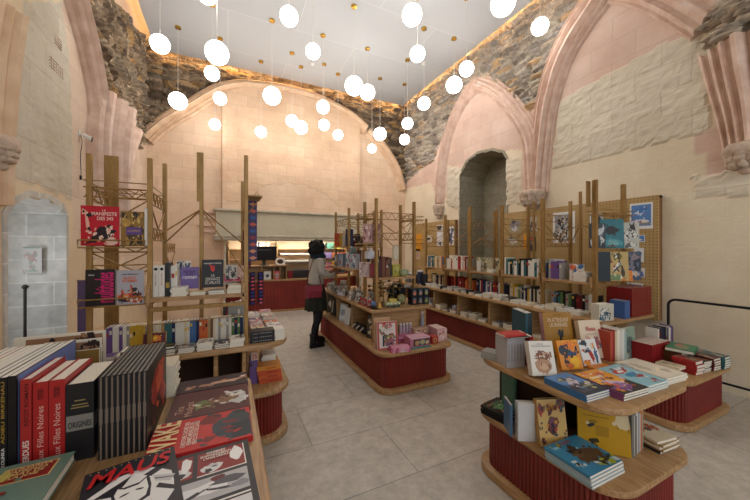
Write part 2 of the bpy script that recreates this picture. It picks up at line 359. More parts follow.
# back wall
top_arch = [(147, 135), (162, 122), (176, 113), (190, 105), (206, 95), (222, 87), (243, 83.6), (262, 85), (286, 88), (313, 95), (333, 104), (351, 114), (365, 126)]
rub_b = [(-1.9, 6.2)] + YP([(140, 142)] + top_arch + [(368, 131), (385, 149), (397, 168), (405, 184)]) + [(5.2, 4.2), (5.2, 6.2)]
inner = [(150, 142)] + top_arch[1:]
breast = YP([(222, 330), (222, 96), (243, 87), (262, 88), (286, 92), (313, 99), (333, 108), (351, 118), (358, 124), (358, 330)])
lint = YP([(214, 238), (214, 210), (222, 209), (358, 221), (358, 238)], 7.9)
lint = [(-.25, 1.72), (-.25, 2.44), (3.42, 2.44), (3.42, 1.72)]
hood = YP([(222, 200), (222, 96), (243, 87), (262, 88), (286, 92), (313, 99), (333, 108), (351, 118), (358, 124), (358, 215)])
arcl = YP([(240, 206), (250, 193), (268, 185), (290, 183), (310, 187), (328, 195), (340, 208), (338, 214), (290, 212), (240, 211)], 7.9)
opn = [(-.05, 0), (-.05, 1.74), (3.3, 1.74), (3.3, 0)]
make_wall('wall_back', (0, 8.05, 0), (1, 0, 0), (0, -1, 0), -1.7, 5.0, 0, TOP, .033,
          [(1, [(-1.8, -.1), (5.1, -.1), (5.1, 6.1), (-1.8, 6.1)]), (0, rub_b), (2, hood), (1, arcl), (9, lint)], [opn], m_back, whd=.3,
          steps=[(breast, .14), (lint, .2)])
alc = grainy('alcove_plaster', 'D9C4A2', 'E4D2B4', 2, rough=.9)
ring_of(opn[::-1], .04, .21, 'trim_3', (0, 8.05, 0), (1, 0, 0), (0, -1, 0), .95, STONE_G, mat2=alc)
mb = MB()                                                                   # the stepped moulding of the lintel
for zz, dd, hh in ((2.40, .26, .05), (1.80, .24, .05), (1.735, .28, .04)): mb.bbox(-.3, 7.85 - (dd - .2), zz, 3.45, 8.05, zz + hh, .01)
struct(mb.build('trim_4', STONE_G))
mb = MB()
for k, (xa, xb, zz) in enumerate(((-.62, -.2, 2.35), (-.55, -.2, 2.22), (-.62, -.2, 2.05), (-.5, -.2, 1.9))): mb.bbox(xa, 7.98, zz, xb, 8.1, zz + .06, .01)
struct(mb.build('trim_5', PINKM))
# floor and ceiling
m = bpy.data.materials.new('floor_stone'); m.use_nodes = True; n, l, b = nt(m)
tc = n.new('ShaderNodeTexCoord'); br = n.new('ShaderNodeTexBrick'); br.inputs['Scale'].default_value = 1
br.inputs['Brick Width'].default_value = 1.2; br.inputs['Row Height'].default_value = .6; br.inputs['Mortar Size'].default_value = .004
br.inputs['Color1'].default_value = rgb('C4BDB2'); br.inputs['Color2'].default_value = rgb('B8B1A6'); br.inputs['Mortar'].default_value = rgb('95908A')
nz = n.new('ShaderNodeTexNoise'); nz.inputs['Scale'].default_value = 9; nz.inputs['Detail'].default_value = 10; nz.inputs['Roughness'].default_value = .8
rp = ramp(n, [(.36, (.70, .70, .70, 1)), (.62, (1.06, 1.06, 1.06, 1))]); mx = n.new('ShaderNodeMix'); mx.data_type = 'RGBA'; mx.blend_type = 'MULTIPLY'; mx.inputs[0].default_value = 1
l.new(tc.outputs['Object'], br.inputs['Vector']); l.new(tc.outputs['Object'], nz.inputs['Vector']); l.new(nz.outputs['Fac'], rp.inputs['Fac'])
l.new(br.outputs['Color'], mx.inputs[6]); l.new(rp.outputs[0], mx.inputs[7]); l.new(mx.outputs[2], b.inputs['Base Color']); b.inputs['Roughness'].default_value = .45
FLOORM = m
mb = MB(); mb.box(-1.8, -3, -.1, 5.1, 9.3, 0); struct(mb.build('floor', FLOORM))
m = bpy.data.materials.new('ceiling_panels'); m.use_nodes = True; n, l, b = nt(m)
tc = n.new('ShaderNodeTexCoord'); br = n.new('ShaderNodeTexBrick'); br.inputs['Scale'].default_value = 1
br.inputs['Brick Width'].default_value = 2.4; br.inputs['Row Height'].default_value = 1.2; br.inputs['Mortar Size'].default_value = .012; br.inputs['Mortar Smooth'].default_value = 1
br.inputs['Color1'].default_value = rgb('BFC2C5'); br.inputs['Color2'].default_value = rgb('BABDC0'); br.inputs['Mortar'].default_value = rgb('CFD1D3')
l.new(tc.outputs['Object'], br.inputs['Vector']); l.new(br.outputs['Color'], b.inputs['Base Color']); b.inputs['Roughness'].default_value = .8
mb = MB(); mb.box(-1.38, -3, CEIL, 4.66, 7.84, CEIL + .02); struct(mb.build('ceiling', m))
mb = MB(); mb.box(-1.8, -3, TOP, 5.1, 8.3, TOP + .08); struct(mb.build('ceiling_upper_slab', M('D8C8B0', .9)))

# ribs and arches
FINE = [(-1, 0), (-1, .35), (-.9, .45), (-.84, .3), (-.72, .3), (-.64, .55), (-.54, .6), (-.46, .45), (-.36, .45), (-.28, .7), (-.16, .85), (-.06, .7), (.06, .7), (.16, .95), (.3, 1), (.4, .8), (.5, .55), (.6, .6), (.68, .75), (.78, .6), (.84, .35), (.94, .4), (1, .25), (1, 0)]
def rib(name, path, W3, nrm, width, depth, mat_, sub=6, prof=None, wend=None):
    prof = prof or [(-1, 0), (-1, .3), (-.82, .42), (-.7, .3), (-.52, .62), (-.32, .55), (-.2, .8), (0, 1), (.2, .8), (.32, .55), (.52, .62), (.7, .3), (.82, .42), (1, .3), (1, 0)]
    P = catmull(path, sub); nrm = Vector(nrm); v = []; f = []; k = len(prof); N = len(P)
    Q = [Vector(W3(p)) for p in P]
    for i, q in enumerate(Q):
        d = (Q[min(i + 1, N - 1)] - Q[max(i - 1, 0)]).normalized(); s = d.cross(nrm).normalized()
        w = width + ((wend or width) - width) * i / (N - 1)
        for a, h in prof: v.append(tuple(q + s * (a * w / 2) + nrm * (h * depth - .03)))
    for i in range(N - 1):
        for j in range(k - 1): f.append((i * k + j, i * k + j + 1, (i + 1) * k + j + 1, (i + 1) * k + j))
    f.append(tuple(range(k))); f.append(tuple((N - 1) * k + j for j in range(k))[::-1])
    mb = MB(); mb.add(v, f); return struct(mb.build(name, mat_))
RW = lambda p: (4.87, p[0], p[1]); LW = lambda p: (-1.57, p[0], p[1]); BW = lambda p: (p[0], 8.05, p[1])
rib('trim_6', XP([(440, 203), (441, 180), (445, 150), (453, 122), (464, 100), (478, 84)]), RW, (-1, 0, 0), .36, .15, PINKM, wend=.36, prof=FINE)
rib('trim_7', XP([(479, 83), (492, 88), (506, 99), (518, 114), (528, 130), (533, 150), (535, 192)]), RW, (-1, 0, 0), .36, .15, PINKM, prof=FINE)
rib('trim_8', XP([(539, 193), (541, 160), (544, 128), (548, 102), (557, 69), (571, 39), (591, 8), (611, -20)]), RW, (-1, 0, 0), .34, .20, PINKM, wend=.56, prof=FINE)
rib('trim_9', XP([(610, -19), (636, -20), (666, -13), (694, 0), (720, 15)]), RW, (-1, 0, 0), .56, .22, PINKM, prof=FINE)
rib('trim_10', XP([(750, 150), (746, 115), (739, 80), (733, 44)]), RW, (-1, 0, 0), .34, .28, PINKM, wend=.5, prof=FINE)
rib('trim_11', YP([(p[0] - .5, p[1] + 4) for p in top_arch]), BW, (0, -1, 0), .34, .30, PINKW)
rib('trim_12', YP([(367, 132), (378, 142), (388, 155), (397, 172), (402, 190)]), BW, (0, -1, 0), .3, .2, PINKW)
rib('trim_13', LP([(64, -25), (72, 5), (81, 38), (88, 70), (93, 100), (94, 140), (92, 215)]), LW, (1, 0, 0), .40, .22, PINKM, prof=FINE)
rib('trim_14', LP([(92, 215), (92, 170), (94, 135), (100, 100)]), LW, (1, 0, 0), .20, .42, PINKM, wend=.60, prof=FINE)
rib('trim_15', LP([(97, 215), (99, 180), (104, 152), (116, 122)]), LW, (1, 0, 0), .20, .36, PINKM, wend=.80, prof=FINE)
rib('trim_16', LP([(-6, 205), (-5, 150), (-2, 110), (3, 60), (11, 14)]), LW, (1, 0, 0), .16, .14, PINKW, wend=.30)
def corbel(name, x, y, z, r, h, sx):
    mb = MB(); prof = [(.25, -h), (.45, -h * .9), (.38, -h * .72), (.7, -h * .55), (.92, -h * .3), (1.0, -.06), (1.15, -.04), (1.15, .02), (.95, .05)]
    mb.lathe([(a * r, b) for a, b in prof], (x, y, z), 20)
    for k in range(9):
        a = 2 * math.pi * k / 9
        for zz, rr in ((-.18, .78), (-.4, .72), (-.6, .6)): mb.ball((x + math.cos(a + zz * 3) * r * rr, y + math.sin(a + zz * 3) * r * rr, z + zz * h), r * .34, 8, 6, bump=.5, seed=k + zz)
    return struct(mb.build(name, CARVE, smooth=True))
yy, zz = RX(441, 207); corbel('trim_17', 4.80, yy, zz, .13, .3, 1)
yy, zz = RX(536, 194); corbel('trim_18', 4.78, yy, zz, .19, .26, 1)
yy, zz = RX(752, 150); corbel('trim_19', 4.74, yy, zz, .15, .26, 1)
yy, zz = RX(-9, 142, -1.57); corbel('trim_20', -1.52, yy, zz, .09, .2, 1)
mb = MB()                                                                    # broken rubble core above the right springer
ruby, rubz = RX(733, 26)
for k in range(46):
    a = random.random() * 6.28; q = random.random()
    mb.ball((4.76 + random.uniform(-.12, .1), ruby - .12 + math.cos(a) * .30 * q, rubz + .04 + math.sin(a) * .24 * q), random.uniform(.06, .11), 9, 6, sc=(1, 1.5, .4), bump=.9, seed=k)
struct(mb.build('trim_21', grainy('rubble_core', '968C80', 'C8B8A4', 9, rough=.95, bump=.8)))
# ---------------------------------------------------------------- shop furniture
def slab(name, x0, x1, y0, y1, z0, z1, r, mat_, parent):
    rr = lambda e: rrect(x0 + e, x1 - e, y0 + e, y1 - e, [max(q - e, .004) for q in (r if isinstance(r, (list, tuple)) else (r,) * 4)], 10)
    mb = MB(); mb.stack([(rr(.008), z0), (rr(.0), z0 + .008), (rr(0), z1 - .006), (rr(.002), z1 - .002), (rr(.006), z1)])
    return autosmooth(mb.build(name, mat_, parent), 35)
def ribbed(name, x0, x1, y0, y1, z0, z1, r, parent, pitch=.026, amp=.006, per=6):
    base = rrect(x0, x1, y0, y1, r, 14); P = [Vector(p) for p in base]; P.append(P[0]); L = [0]
    for a, b in zip(P, P[1:]): L.append(L[-1] + (b - a).length)
    tot = L[-1]; nr = int(tot / pitch); N = nr * per; out = []; k = 0
    for i in range(N):
        s = tot * i / N
        while L[k + 1] < s: k += 1
        d = P[k + 1] - P[k]; q = P[k] + d * ((s - L[k]) / max(d.length, 1e-6)); nn = Vector((d.y, -d.x)).normalized()
        out.append(tuple(q + nn * (amp * abs(math.sin(math.pi * (i % per) / per)) * 1.6)))
    mb = MB(); mb.stack([(out, z0), (out, z1)], cap=False)
    return mb.build(name, RED, parent)
def base_of(root, x0, x1, y0, y1, r=.14, zl=.44, x0t=None):
    slab('plinth', x0, x1, y0, y1, 0, .055, r, OAKY, root)
    ribbed('ribbed_panel', x0 + .055, x1 - .055, y0 + .055, y1 - .055, .05, zl - .03, max(r - .04, .03), root)
    slab('ledge', x0 - .005, x1 + .005, y0 - .005, y1 + .005, zl - .038, zl, r, OAKY, root)
def post(root, x, y, z0, z1, sx=.034, sy=.05, extra=0):
    mb = MB(); mb.bbox(x - sx / 2, y - sy / 2, z0, x + sx / 2, y + sy / 2, z1, .002)
    if extra: mb.bbox(x - sx / 2 - .0, y - sy / 2 - .0, z1 - extra, x - sx / 2 + .085, y - sy / 2 + .012, z1, .002)   # upper flat of an angle bar
    return mb.build('post', BRASS, root)
def lattice(root, a, b, z0, z1, name='lattice_frame', big=True):
    """truss panel between plan points a and b"""
    a = Vector((a[0], a[1], 0)); b = Vector((b[0], b[1], 0)); mb = MB(); r = .0055; q = lambda t, z: tuple(a + (b - a) * t + Vector((0, 0, z)))
    h = z1 - z0; d = min(.09, h * .25)
    for z in (z1, z1 - d, z0 + d, z0): mb.tube([q(0, z), q(1, z)], r, 6)
    k = max(2, int((b - a).length / .11))
    for zt, zb in ((z1, z1 - d), (z0 + d, z0)):
        pts = []
        for i in range(2 * k + 1): pts.append(q(i / (2 * k), zt if i % 2 == 0 else zb))
        mb.tube(pts, r * .8, 5)
    if big: mb.tube([q(0, z1 - d), q(.5, z0 + d), q(1, z1 - d)], r, 6)
    return mb.build(name, BRASS, root)
def flat_lattice(root, x0, x1, y0, y1, z, name='top_tray'):
    """horizontal open truss tray with a raised rail, as on the display towers"""
    mb = MB(); r = .005
    mb.tube([(x0, y0, z), (x1, y0, z), (x1, y1, z), (x0, y1, z)], r, 6, closed=True)
    k = 5; mb.tube([(x0 + (x1 - x0) * i / k, y0 if i % 2 else y1, z) for i in range(k + 1)], r, 5)
    mb.tube([(x0, y0, z + .045), (x1, y0, z + .045), (x1, y1, z + .045), (x0, y1, z + .045)], r * .8, 6, closed=True)
    mb.tube([(x0 + (x1 - x0) * i / 6, y0, z if i % 2 else z - .07) for i in range(7)], r * .8, 5)
    return mb.build(name, BRASS, root)
def shelfboard(root, x0, x1, y0, y1, z, lip=.0, mat_=OAKY, ends=True, along='y'):
    mb = MB(); mb.bbox(x0, y0, z - .028, x1, y1, z, .003)
    mb.build('shelf_board', mat_, root)
def brace(root, p, q): mb = MB(); mb.tube([p, q], .006, 6); return mb.build('brace', BRASS, root)

# --- near right table
T1 = tag(empty('book_table', (2.0, 1.25, 0)), 'rounded oak two-tier book table with ribbed dark red base, nearest on the right', 'table')
def loc(o): o.location = Vector(o.location) - Vector(o.parent.location) if o.parent else o.location
def finish(root):
    for c in root.children: c.location = Vector(c.location) - Vector(root.location)
base_of(T1, 1.595, 2.39, .775, 1.71, .17, .42)
slab('tabletop', 1.59, 2.435, .79, 1.69, .762, .80, .17, OAKY, T1)
mb = MB(); mb.bbox(1.98, .95, .42, 2.02, 1.66, .765); mb.bbox(1.78, 1.22, .42, 2.36, 1.24, .765); mb.build('partition', M('3A2A1E', .7), T1)
mb = MB(); mb.bbox(1.775, 1.24, .42, 1.795, 1.62, .765); mb.build('partition', M('3A2A1E', .7), T1)
finish(T1)
# --- near left table
T2 = tag(empty('book_table', (-.4, 1.3, 0)), 'oak book table nearest the camera on the left, crowded with upright and flat books', 'table')
base_of(T2, -1.45, .115, .35, 2.04, .14, .42)
slab('tabletop', -1.46, .12, .35, 2.05, .762, .80, .14, OAKY, T2)
mb = MB(); mb.bbox(-.8, .6, .42, -.76, 1.85, .765); mb.bbox(-.18, .6, .42, -.14, 1.85, .765); mb.bbox(-1.3, 1.2, .42, -.05, 1.23, .765); mb.build('partition', OAK, T2)
finish(T2)
# --- left shelf unit
U1 = tag(empty('shelf_unit', (-.3, 3.2, 0)), 'oak shelf unit with bronze posts behind the near left table, red display cover on its tower', 'shelving')
base_of(U1, -1.15, .47, 2.56, 3.95, .2, .42)
slab('tabletop', -1.15, .46, 2.56, 3.93, .762, .80, .2, OAKX, U1)
mb = MB(); mb.bbox(-1.1, 2.98, .42, .1, 3.0, .765); mb.build('back_panel', M('3E2A1C', .7), U1)
for x in (-.8, -.1, .10, ): mb = MB(); mb.bbox(x, 2.64, .42, x + .03, 3.85, .765); mb.build('divider', OAK, U1)
for (x, y, z1, sx, sy) in ((-.83, 2.66, 2.19, .03, .03), (-.5, 2.66, 2.2, .03, .03), (-.83, 3.09, 2.29, .09, .02), (-.5, 3.23, 2.3, .03, .05), (.13, 2.66, 2.3, .03, .04), (.13, 3.23, 2.2, .034, .05), (-.2, 2.95, 2.36, .03, .03), (.15, 3.8, 2.1, .03, .05)):
    post(U1, x, y, .80, z1, sx, sy)
mb = MB(); mb.bbox(-.235, 2.94, 1.95, -.19, 2.952, 2.36, .002); mb.build('flat_bar', BRASS, U1)
lattice(U1, (-.83, 2.66), (-.5, 2.66), 1.72, 1.97); lattice(U1, (-.83, 2.66), (-.5, 2.66), 1.40, 1.58, big=True)
lattice(U1, (-.5, 2.66), (-.5, 3.23), 1.62, 1.97); lattice(U1, (-.83, 2.66), (-.83, 3.09), 1.62, 1.97)
flat_lattice(U1, -.86, -.5, 2.66, 3.2, 1.97)
lattice(U1, (.13, 2.66), (.13, 3.23), 1.5, 1.9); lattice(U1, (-.5, 3.23), (-.5, 3.8), 1.3, 1.6)
brace(U1, (-.2, 2.95, 1.89), (-.5, 3.2, 1.6)); brace(U1, (-.2, 2.95, 1.89), (.13, 2.68, 1.35)); brace(U1, (-.2, 2.95, 1.89), (.13, 3.2, 1.6)); brace(U1, (-.2, 2.95, 1.89), (-.5, 2.68, 1.62))
for z in (1.565, 1.175):                                          # wire ledges that hold the display covers
    mb = MB(); mb.tube([(-.87, 2.60, z + .05), (-.52, 2.60, z + .05)], .005, 6); mb.tube([(-.87, 2.64, z + .05), (-.87, 2.60, z + .05), (-.87, 2.60, z), (-.52, 2.60, z), (-.52, 2.60, z + .05), (-.52, 2.64, z + .05)], .005, 6)
    mb.bbox(-.87, 2.60, z - .004, -.52, 2.66, z + .002, .001); mb.build('wire_ledge', BRASS, U1)
mb = MB(); mb.bbox(-.50, 2.62, 1.18, .13, 2.92, 1.21); mb.bbox(-.52, 2.62, 1.15, -.495, 2.92, 1.30); mb.bbox(.095, 2.62, 1.15, .12, 2.92, 1.30); mb.build('shelf_board', OAKX, U1)
mb = MB(); mb.bbox(-.5, 2.63, 1.11, .12, 2.65, 1.14, .003); mb.build('rail', BRASS, U1)
mb = MB(); mb.tube([(-.5, 2.64, 1.02), (.12, 2.64, 1.03)], .004, 6); mb.build('rail', BRASS, U1)
mb = MB(); mb.bbox(-.5, 3.0, 1.32, .12, 3.01, 1.335, .002); mb.build('rail', BRASS, U1)
finish(U1)
# --- central island
U2 = tag(empty('island_unit', (1.95, 4.1, 0)), 'long dark red island with oak ledges and bronze lattice tower, in the middle beside the visitor', 'shelving')
base_of(U2, 1.44, 2.42, 2.84, 5.5, .16, .44)
slab('tabletop', 1.5, 2.36, 3.2, 5.45, .795, .83, (.06, .1, .1, .05), OAKY, U2)
for y in (3.28, 3.95, 4.6, 5.3): mb = MB(); mb.bbox(1.54, y, .44, 2.3, y + .03, .797); mb.build('divider', OAK, U2)
mb = MB(); mb.bbox(1.9, 3.3, .44, 1.93, 5.3, .797); mb.build('back_panel', OAK, U2)
for (x, y, z1) in ((1.65, 3.41, 2.17), (2.2, 3.41, 2.16), (2.2, 3.76, 2.16), (1.65, 3.76, 2.17), (1.65, 4.36, 2.16), (2.2, 4.36, 2.16), (1.93, 4.67, 2.12), (1.65, 4.98, 2.16), (2.2, 4.98, 2.14), (1.93, 4.06, 2.1)):
    post(U2, x, y, .83, z1, .03, .045)
for y in (3.41, 4.36, 4.98): lattice(U2, (1.65, y), (2.2, y), 1.66, 2.0)
lattice(U2, (1.65, 3.41), (1.65, 3.76), 1.66, 2.0); lattice(U2, (2.2, 3.41), (2.2, 3.76), 1.66, 2.0); lattice(U2, (1.65, 4.36), (1.65, 4.98), 1.66, 2.0); lattice(U2, (2.2, 4.36), (2.2, 4.98), 1.6, 1.95)
for p in ((1.65, 3.78), (2.2, 3.78), (1.65, 4.34), (2.2, 4.34)): brace(U2, (1.93, 4.06, 1.85), (p[0], p[1], 1.5))
flat_lattice(U2, 1.50, 1.70, 3.5, 3.72, 1.93); flat_lattice(U2, 2.15, 2.36, 3.42, 3.72, 1.93); flat_lattice(U2, 2.15, 2.36, 3.42, 3.72, 1.62)
mb = MB(); mb.bbox(1.66, 3.36, 1.165, 2.2, 3.78, 1.19); mb.build('shelf_board', OAKX, U2)
mb = MB(); mb.bbox(1.50, 3.45, 1.60, 1.70, 3.75, 1.62); mb.build('shelf_board', BRASS, U2)
for y0_, y1_, z in ((3.8, 4.34, 1.27), (4.4, 4.95, 1.27)): mb = MB(); mb.bbox(1.5, y0_, z - .03, 1.85, y1_, z); mb.build('shelf_board', OAKY, U2)
mb = MB(); mb.bbox(1.55, 4.38, 1.56, 2.2, 4.95, 1.58); mb.build('shelf_board', BRASS, U2)
finish(U2)
# --- right wall unit
U3 = tag(empty('shelf_unit', (3.9, 3.6, 0)), 'long oak wall shelf unit with bronze posts and ribbed red base along the right wall', 'shelving')
base_of(U3, 3.42, 4.42, 1.17, 6.3, .16, .43)
slab('tabletop', 3.44, 4.42, 1.78, 6.25, .765, .80, (.05, .05, .05, .05), OAKY, U3)
mb = MB(); mb.bbox(3.86, 1.9, .43, 3.88, 6.2, .767); mb.build('back_panel', OAK, U3)
YB = [2.06, 2.70, 3.37, 4.05, 4.72, 5.35]
for y in YB + [6.0]: mb = MB(); mb.bbox(3.48, y - .015, .43, 4.38, y + .015, .767); mb.build('divider', OAK, U3)
for i, y in enumerate(YB):
    zt = (2.33, 2.21, 2.2, 2.26, 2.18, 2.16)[i]
    post(U3, 3.75, y, .80, zt, .034, .05); post(U3, 4.33, y, .80, zt + (.0, 0, .02, -.05, .02, 0)[i], .05 if i in (0, 2, 3) else .03, .04)
    if i: lattice(U3, (3.75, y), (4.33, y), 1.58, 2.0)
mb = MB(); mb.bbox(3.665, 2.1, 2.03, 3.74, 2.112, 2.32, .002); mb.build('flat_bar', BRASS, U3)
for i in range(5):
    ya, yb = YB[i], YB[i + 1]; ym = (ya + yb) / 2
    post(U3, 4.02, ym, .80, (2.27, 2.24, 2.2, 2.25, 2.15)[i], .026, .03)
    for yy_ in (ya, yb):
        for x in (3.75, 4.33): brace(U3, (4.02, ym, 1.86), (x, yy_, 1.60))
    mb = MB(); mb.bbox(3.70, ya + .02, 1.135, 4.0, yb - .02, 1.165); mb.bbox(3.70, ya + .018, 1.10, 4.0, ya + .036, 1.23); mb.bbox(3.70, yb - .036, 1.10, 4.0, yb - .018, 1.23); mb.build('shelf_board', OAKY, U3)
flat_lattice(U3, 3.82, 4.40, 1.98, 2.2, 1.95)
for z in (1.55, 1.17):
    mb = MB(); mb.tube([(3.86, 1.99, z + .03), (4.36, 1.99, z + .03)], .005, 6); mb.bbox(3.86, 1.99, z - .005, 4.36, 2.05, z, .001); mb.tube([(3.86 + i * .0625, 1.99, z if i % 2 else z - .05) for i in range(9)], .004, 5); mb.build('wire_ledge', BRASS, U3)
finish(U3)
# --- curved counter in the alcove
U4 = tag(empty('sales_counter', (1.5, 8.2, 0)), 'curved dark red sales counter with oak top in the lit alcove', 'counter')
def arc(off, n=40):
    out = []
    for i in range(n + 1):
        t = -1 + 2 * i / n; out.append((1.6 + 2.3 * t, 7.72 - off + 1.0 * abs(t) ** 2.6))
    return out
def wallarc(z0, z1, o0, o1, per=1, amp=0, n=40):
    a = arc(o1, n * per); mb = MB()
    if amp: a = [(x, y - amp * abs(math.sin(math.pi * (i % 6) / 6))) for i, (x, y) in enumerate(a)]
    b = arc(o0, n * per)[::-1]; out = a + b
    mb.stack([(out, z0), (out, z1)]); return mb
wallarc(0, .05, -.3, .03).build('plinth', OAKX, U4)
wallarc(.05, .745, -.28, 0, 9, .008).build('ribbed_panel', RED, U4)
wallarc(.745, .78, -.55, .03).build('counter_top', OAKX, U4)
mb = MB()
mb.bbox(.35, 7.78, 1.10, 1.32, 8.12, 1.125); mb.bbox(.35, 8.10, .78, 1.32, 8.12, 1.10)
for x in (.35, .72, 1.0, 1.14, 1.30): mb.bbox(x, 7.8, .78, x + .02, 8.1, 1.10)
mb.build('cubby_hutch', OAKX, U4)
mb = MB(); mb.bbox(2.25, 7.78, 1.06, 3.2, 8.1, 1.085); mb.bbox(2.25, 7.8, .78, 2.28, 8.1, 1.06); mb.bbox(3.17, 7.8, .78, 3.2, 8.1, 1.06); mb.build('cubby_hutch', OAKX, U4)
finish(U4)
U5 = tag(empty('alcove_shelf', (1.6, 8.8, 0)), 'pale wooden shelves and worktop across the back of the lit alcove', 'shelving')
mb = MB(); mb.bbox(.0, 8.6, .9, 3.25, 8.98, .93); mb.build('worktop', OAKX, U5)
for z in (1.22, 1.5): mb = MB(); mb.bbox(.0, 8.72, z, 3.25, 8.98, z + .02); mb.build('shelf_board', OAKX, U5)
for x in (.0, 1.2, 2.25, 3.2): mb = MB(); mb.bbox(x, 8.72, .93, x + .03, 8.98, 1.72); mb.build('divider', OAKX, U5)
mb = MB(); mb.bbox(.0, 8.62, .05, 3.25, 8.98, .9); mb.build('cabinet_front', RED, U5)
finish(U5)
# ---------------------------------------------------------------- books
RB = {'up': Matrix.Identity(4),                                             # lying, read from -y
      'spine': Matrix(((0, 0, 1, 0), (1, 0, 0, 0), (0, 1, 0, 0), (0, 0, 0, 1))),   # upright, spine to -y, front cover to +x
      'face': Matrix(((1, 0, 0, 0), (0, 0, -1, 0), (0, 1, 0, 0), (0, 0, 0, 1))),   # upright, front cover to -y
      'lay': Matrix(((0, -1, 0, 0), (1, 0, 0, 0), (0, 0, 1, 0), (0, 0, 0, 1)))}    # lying, spine to -y, text running +y
BK = {'hard': .003, 'soft': .0012}
def book(w, h, t, color, T, pose, label, group=None, rz=0, tilt=0, roll=0, detail=True, c=None, page=None, name='book', gloss=.35):
    """w across the cover, h up the cover, t thick; T = (x, y, z) of the spine's bottom corner; tilt leans a face-out book back"""
    c = c or (.0025 if t > .02 else .0014); m = M(color, gloss)
    R = Matrix.Translation(T) @ Matrix.Rotation(math.radians(rz), 4, 'Z') @ Matrix.Rotation(math.radians(roll), 4, 'Y') @ Matrix.Rotation(math.radians(-tilt), 4, 'X') @ RB[pose]
    mb = MB(); mb.box(0, 0, 0, w, h, c); mb.box(0, 0, t - c, w, h, t); mb.box(0, 0, c, c, h, t - c)
    i = .003 if c > .002 else .0008
    if detail:
        o = mb.build(name, m); pg = MB(); pg.box(c, i, c, w - i, h - i, t - c); pg.build('pages', page or PAGE, o)
    else:
        mb.box(c, i, c, w - i, h - i, t - c, 1); o = mb.build(name, [m, page or PAGE])
    o.matrix_world = R; tag(o, label, 'book', group); o['w'] = w; o['h'] = h; o['t'] = t; return o
def dims(o): return o['w'], o['h'], o['t']
def blob(cx, cy, rx, ry, n=11, jag=.25, rot=0):
    out = []
    for i in range(n):
        a = 2 * math.pi * i / n; q = 1 + random.uniform(-jag, jag); x = rx * q * math.cos(a); y = ry * q * math.sin(a)
        out.append((cx + x * math.cos(rot) - y * math.sin(rot), cy + x * math.sin(rot) + y * math.cos(rot)))
    return out
def clip(pts, w, h, e=.002): return [(min(max(x, e), w - e), min(max(y, e), h - e)) for x, y in pts]
def art(o, shapes, z0=None, name='cover_picture', fine=True):
    """shapes: (colour, [points in 0..1]) laid one over another on the front cover"""
    w, h, t = dims(o); cols = []; mb = MB()
    org = [s_ for s_ in shapes if len(s_[1]) > 4]
    if fine and org:
        extra = []
        pal_ = [s_[0] for s_ in shapes]
        for c, P in org[:14]:
            for (x, y) in random.sample(P, min(6, len(P))):
                r = random.uniform(.012, .05); extra.append((random.choice(pal_ + [c, c]), B_(x + random.uniform(-.05, .05), y + random.uniform(-.05, .05), r * random.uniform(.6, 2.4), r, .4, random.random() * 3, 7)))
        shapes = list(shapes) + extra
    for k, (c, P) in enumerate(shapes):
        if c not in cols: cols.append(c)
        mb.poly(clip([(x * w, y * h) for x, y in P], w, h), (z0 or t) + .0003 + .00003 * k, cols.index(c))
    return mb.build(name, [M(c, .35) for c in cols], o)
def R_(x0, y0, x1, y1): return [(x0, y0), (x1, y0), (x1, y1), (x0, y1)]
def B_(cx, cy, rx, ry, jag=.25, rot=0, n=11): return blob(cx, cy, rx, ry, n, jag, rot)
def rnd_art(o, cols, n=7, sz=.25, region=(0.1, .1, .9, .9)):
    return art(o, [(random.choice(cols), B_(random.uniform(region[0], region[2]), random.uniform(region[1], region[3]), sz * random.uniform(.4, 1), sz * random.uniform(.3, .8), .35, random.random() * 3)) for _ in range(n)])
def ctext(o, body, x, y, tw, th, color, bold=True, shear=0, name='title', lift=.0045):
    w, h, t = dims(o); return text(body, tw * w, th * h, M(color, .4), o, TR(x * w, y * h, t + lift), name, bold, shear)
def stext(o, body, y0, y1, color, frac=.6, bold=True, up=False, name='spine_title'):
    """spine lettering running down (or up) the spine, y0..y1 along its height"""
    w, h, t = dims(o); L = (y1 - y0) * h; hh = frac * t; a = (t - hh) / 2
    if up: X = Vector((0, 1, 0)); Y = Vector((0, 0, 1)); org = Vector((-.0009, y0 * h, a))
    else: X = Vector((0, -1, 0)); Y = Vector((0, 0, 1)); org = Vector((-.0009, y1 * h, a))
    # readable side must face -x: X x Y = -x
    if X.cross(Y).x > 0: Y = -Y; org = org + Vector((0, 0, hh))
    Z = X.cross(Y); Tm = Matrix(((X.x, Y.x, Z.x, org.x), (X.y, Y.y, Z.y, org.y), (X.z, Y.z, Z.z, org.z), (0, 0, 0, 1)))
    return text(body, L, hh, M(color, .4), o, Tm, name, bold)
ORD = ['first', 'second', 'third', 'fourth', 'fifth', 'sixth', 'seventh', 'eighth', 'ninth', 'tenth', 'eleventh', 'twelfth', 'thirteenth', 'fourteenth', 'fifteenth', 'sixteenth', 'seventeenth', 'eighteenth', 'nineteenth', 'twentieth', 'twenty-first', 'twenty-second', 'twenty-third', 'twenty-fourth', 'twenty-fifth', 'twenty-sixth', 'twenty-seventh', 'twenty-eighth', 'twenty-ninth', 'thirtieth']
PAL = {'white': 'DEDAD0', 'grey': '9A9894', 'black': '141416', 'red': '9E2A2A', 'navy': '243052', 'blue': '4A6E9C', 'teal': '3A6A70', 'cream': 'D8CCB0', 'brown': '6E4E38', 'orange': 'C8683A', 'yellow': 'CFA83A', 'green': '5C7C4A', 'purple': '6A5088', 'pink': 'C08088', 'charcoal': '2E2E32', 'maroon': '5E1C20', 'tan': 'A88C64'}
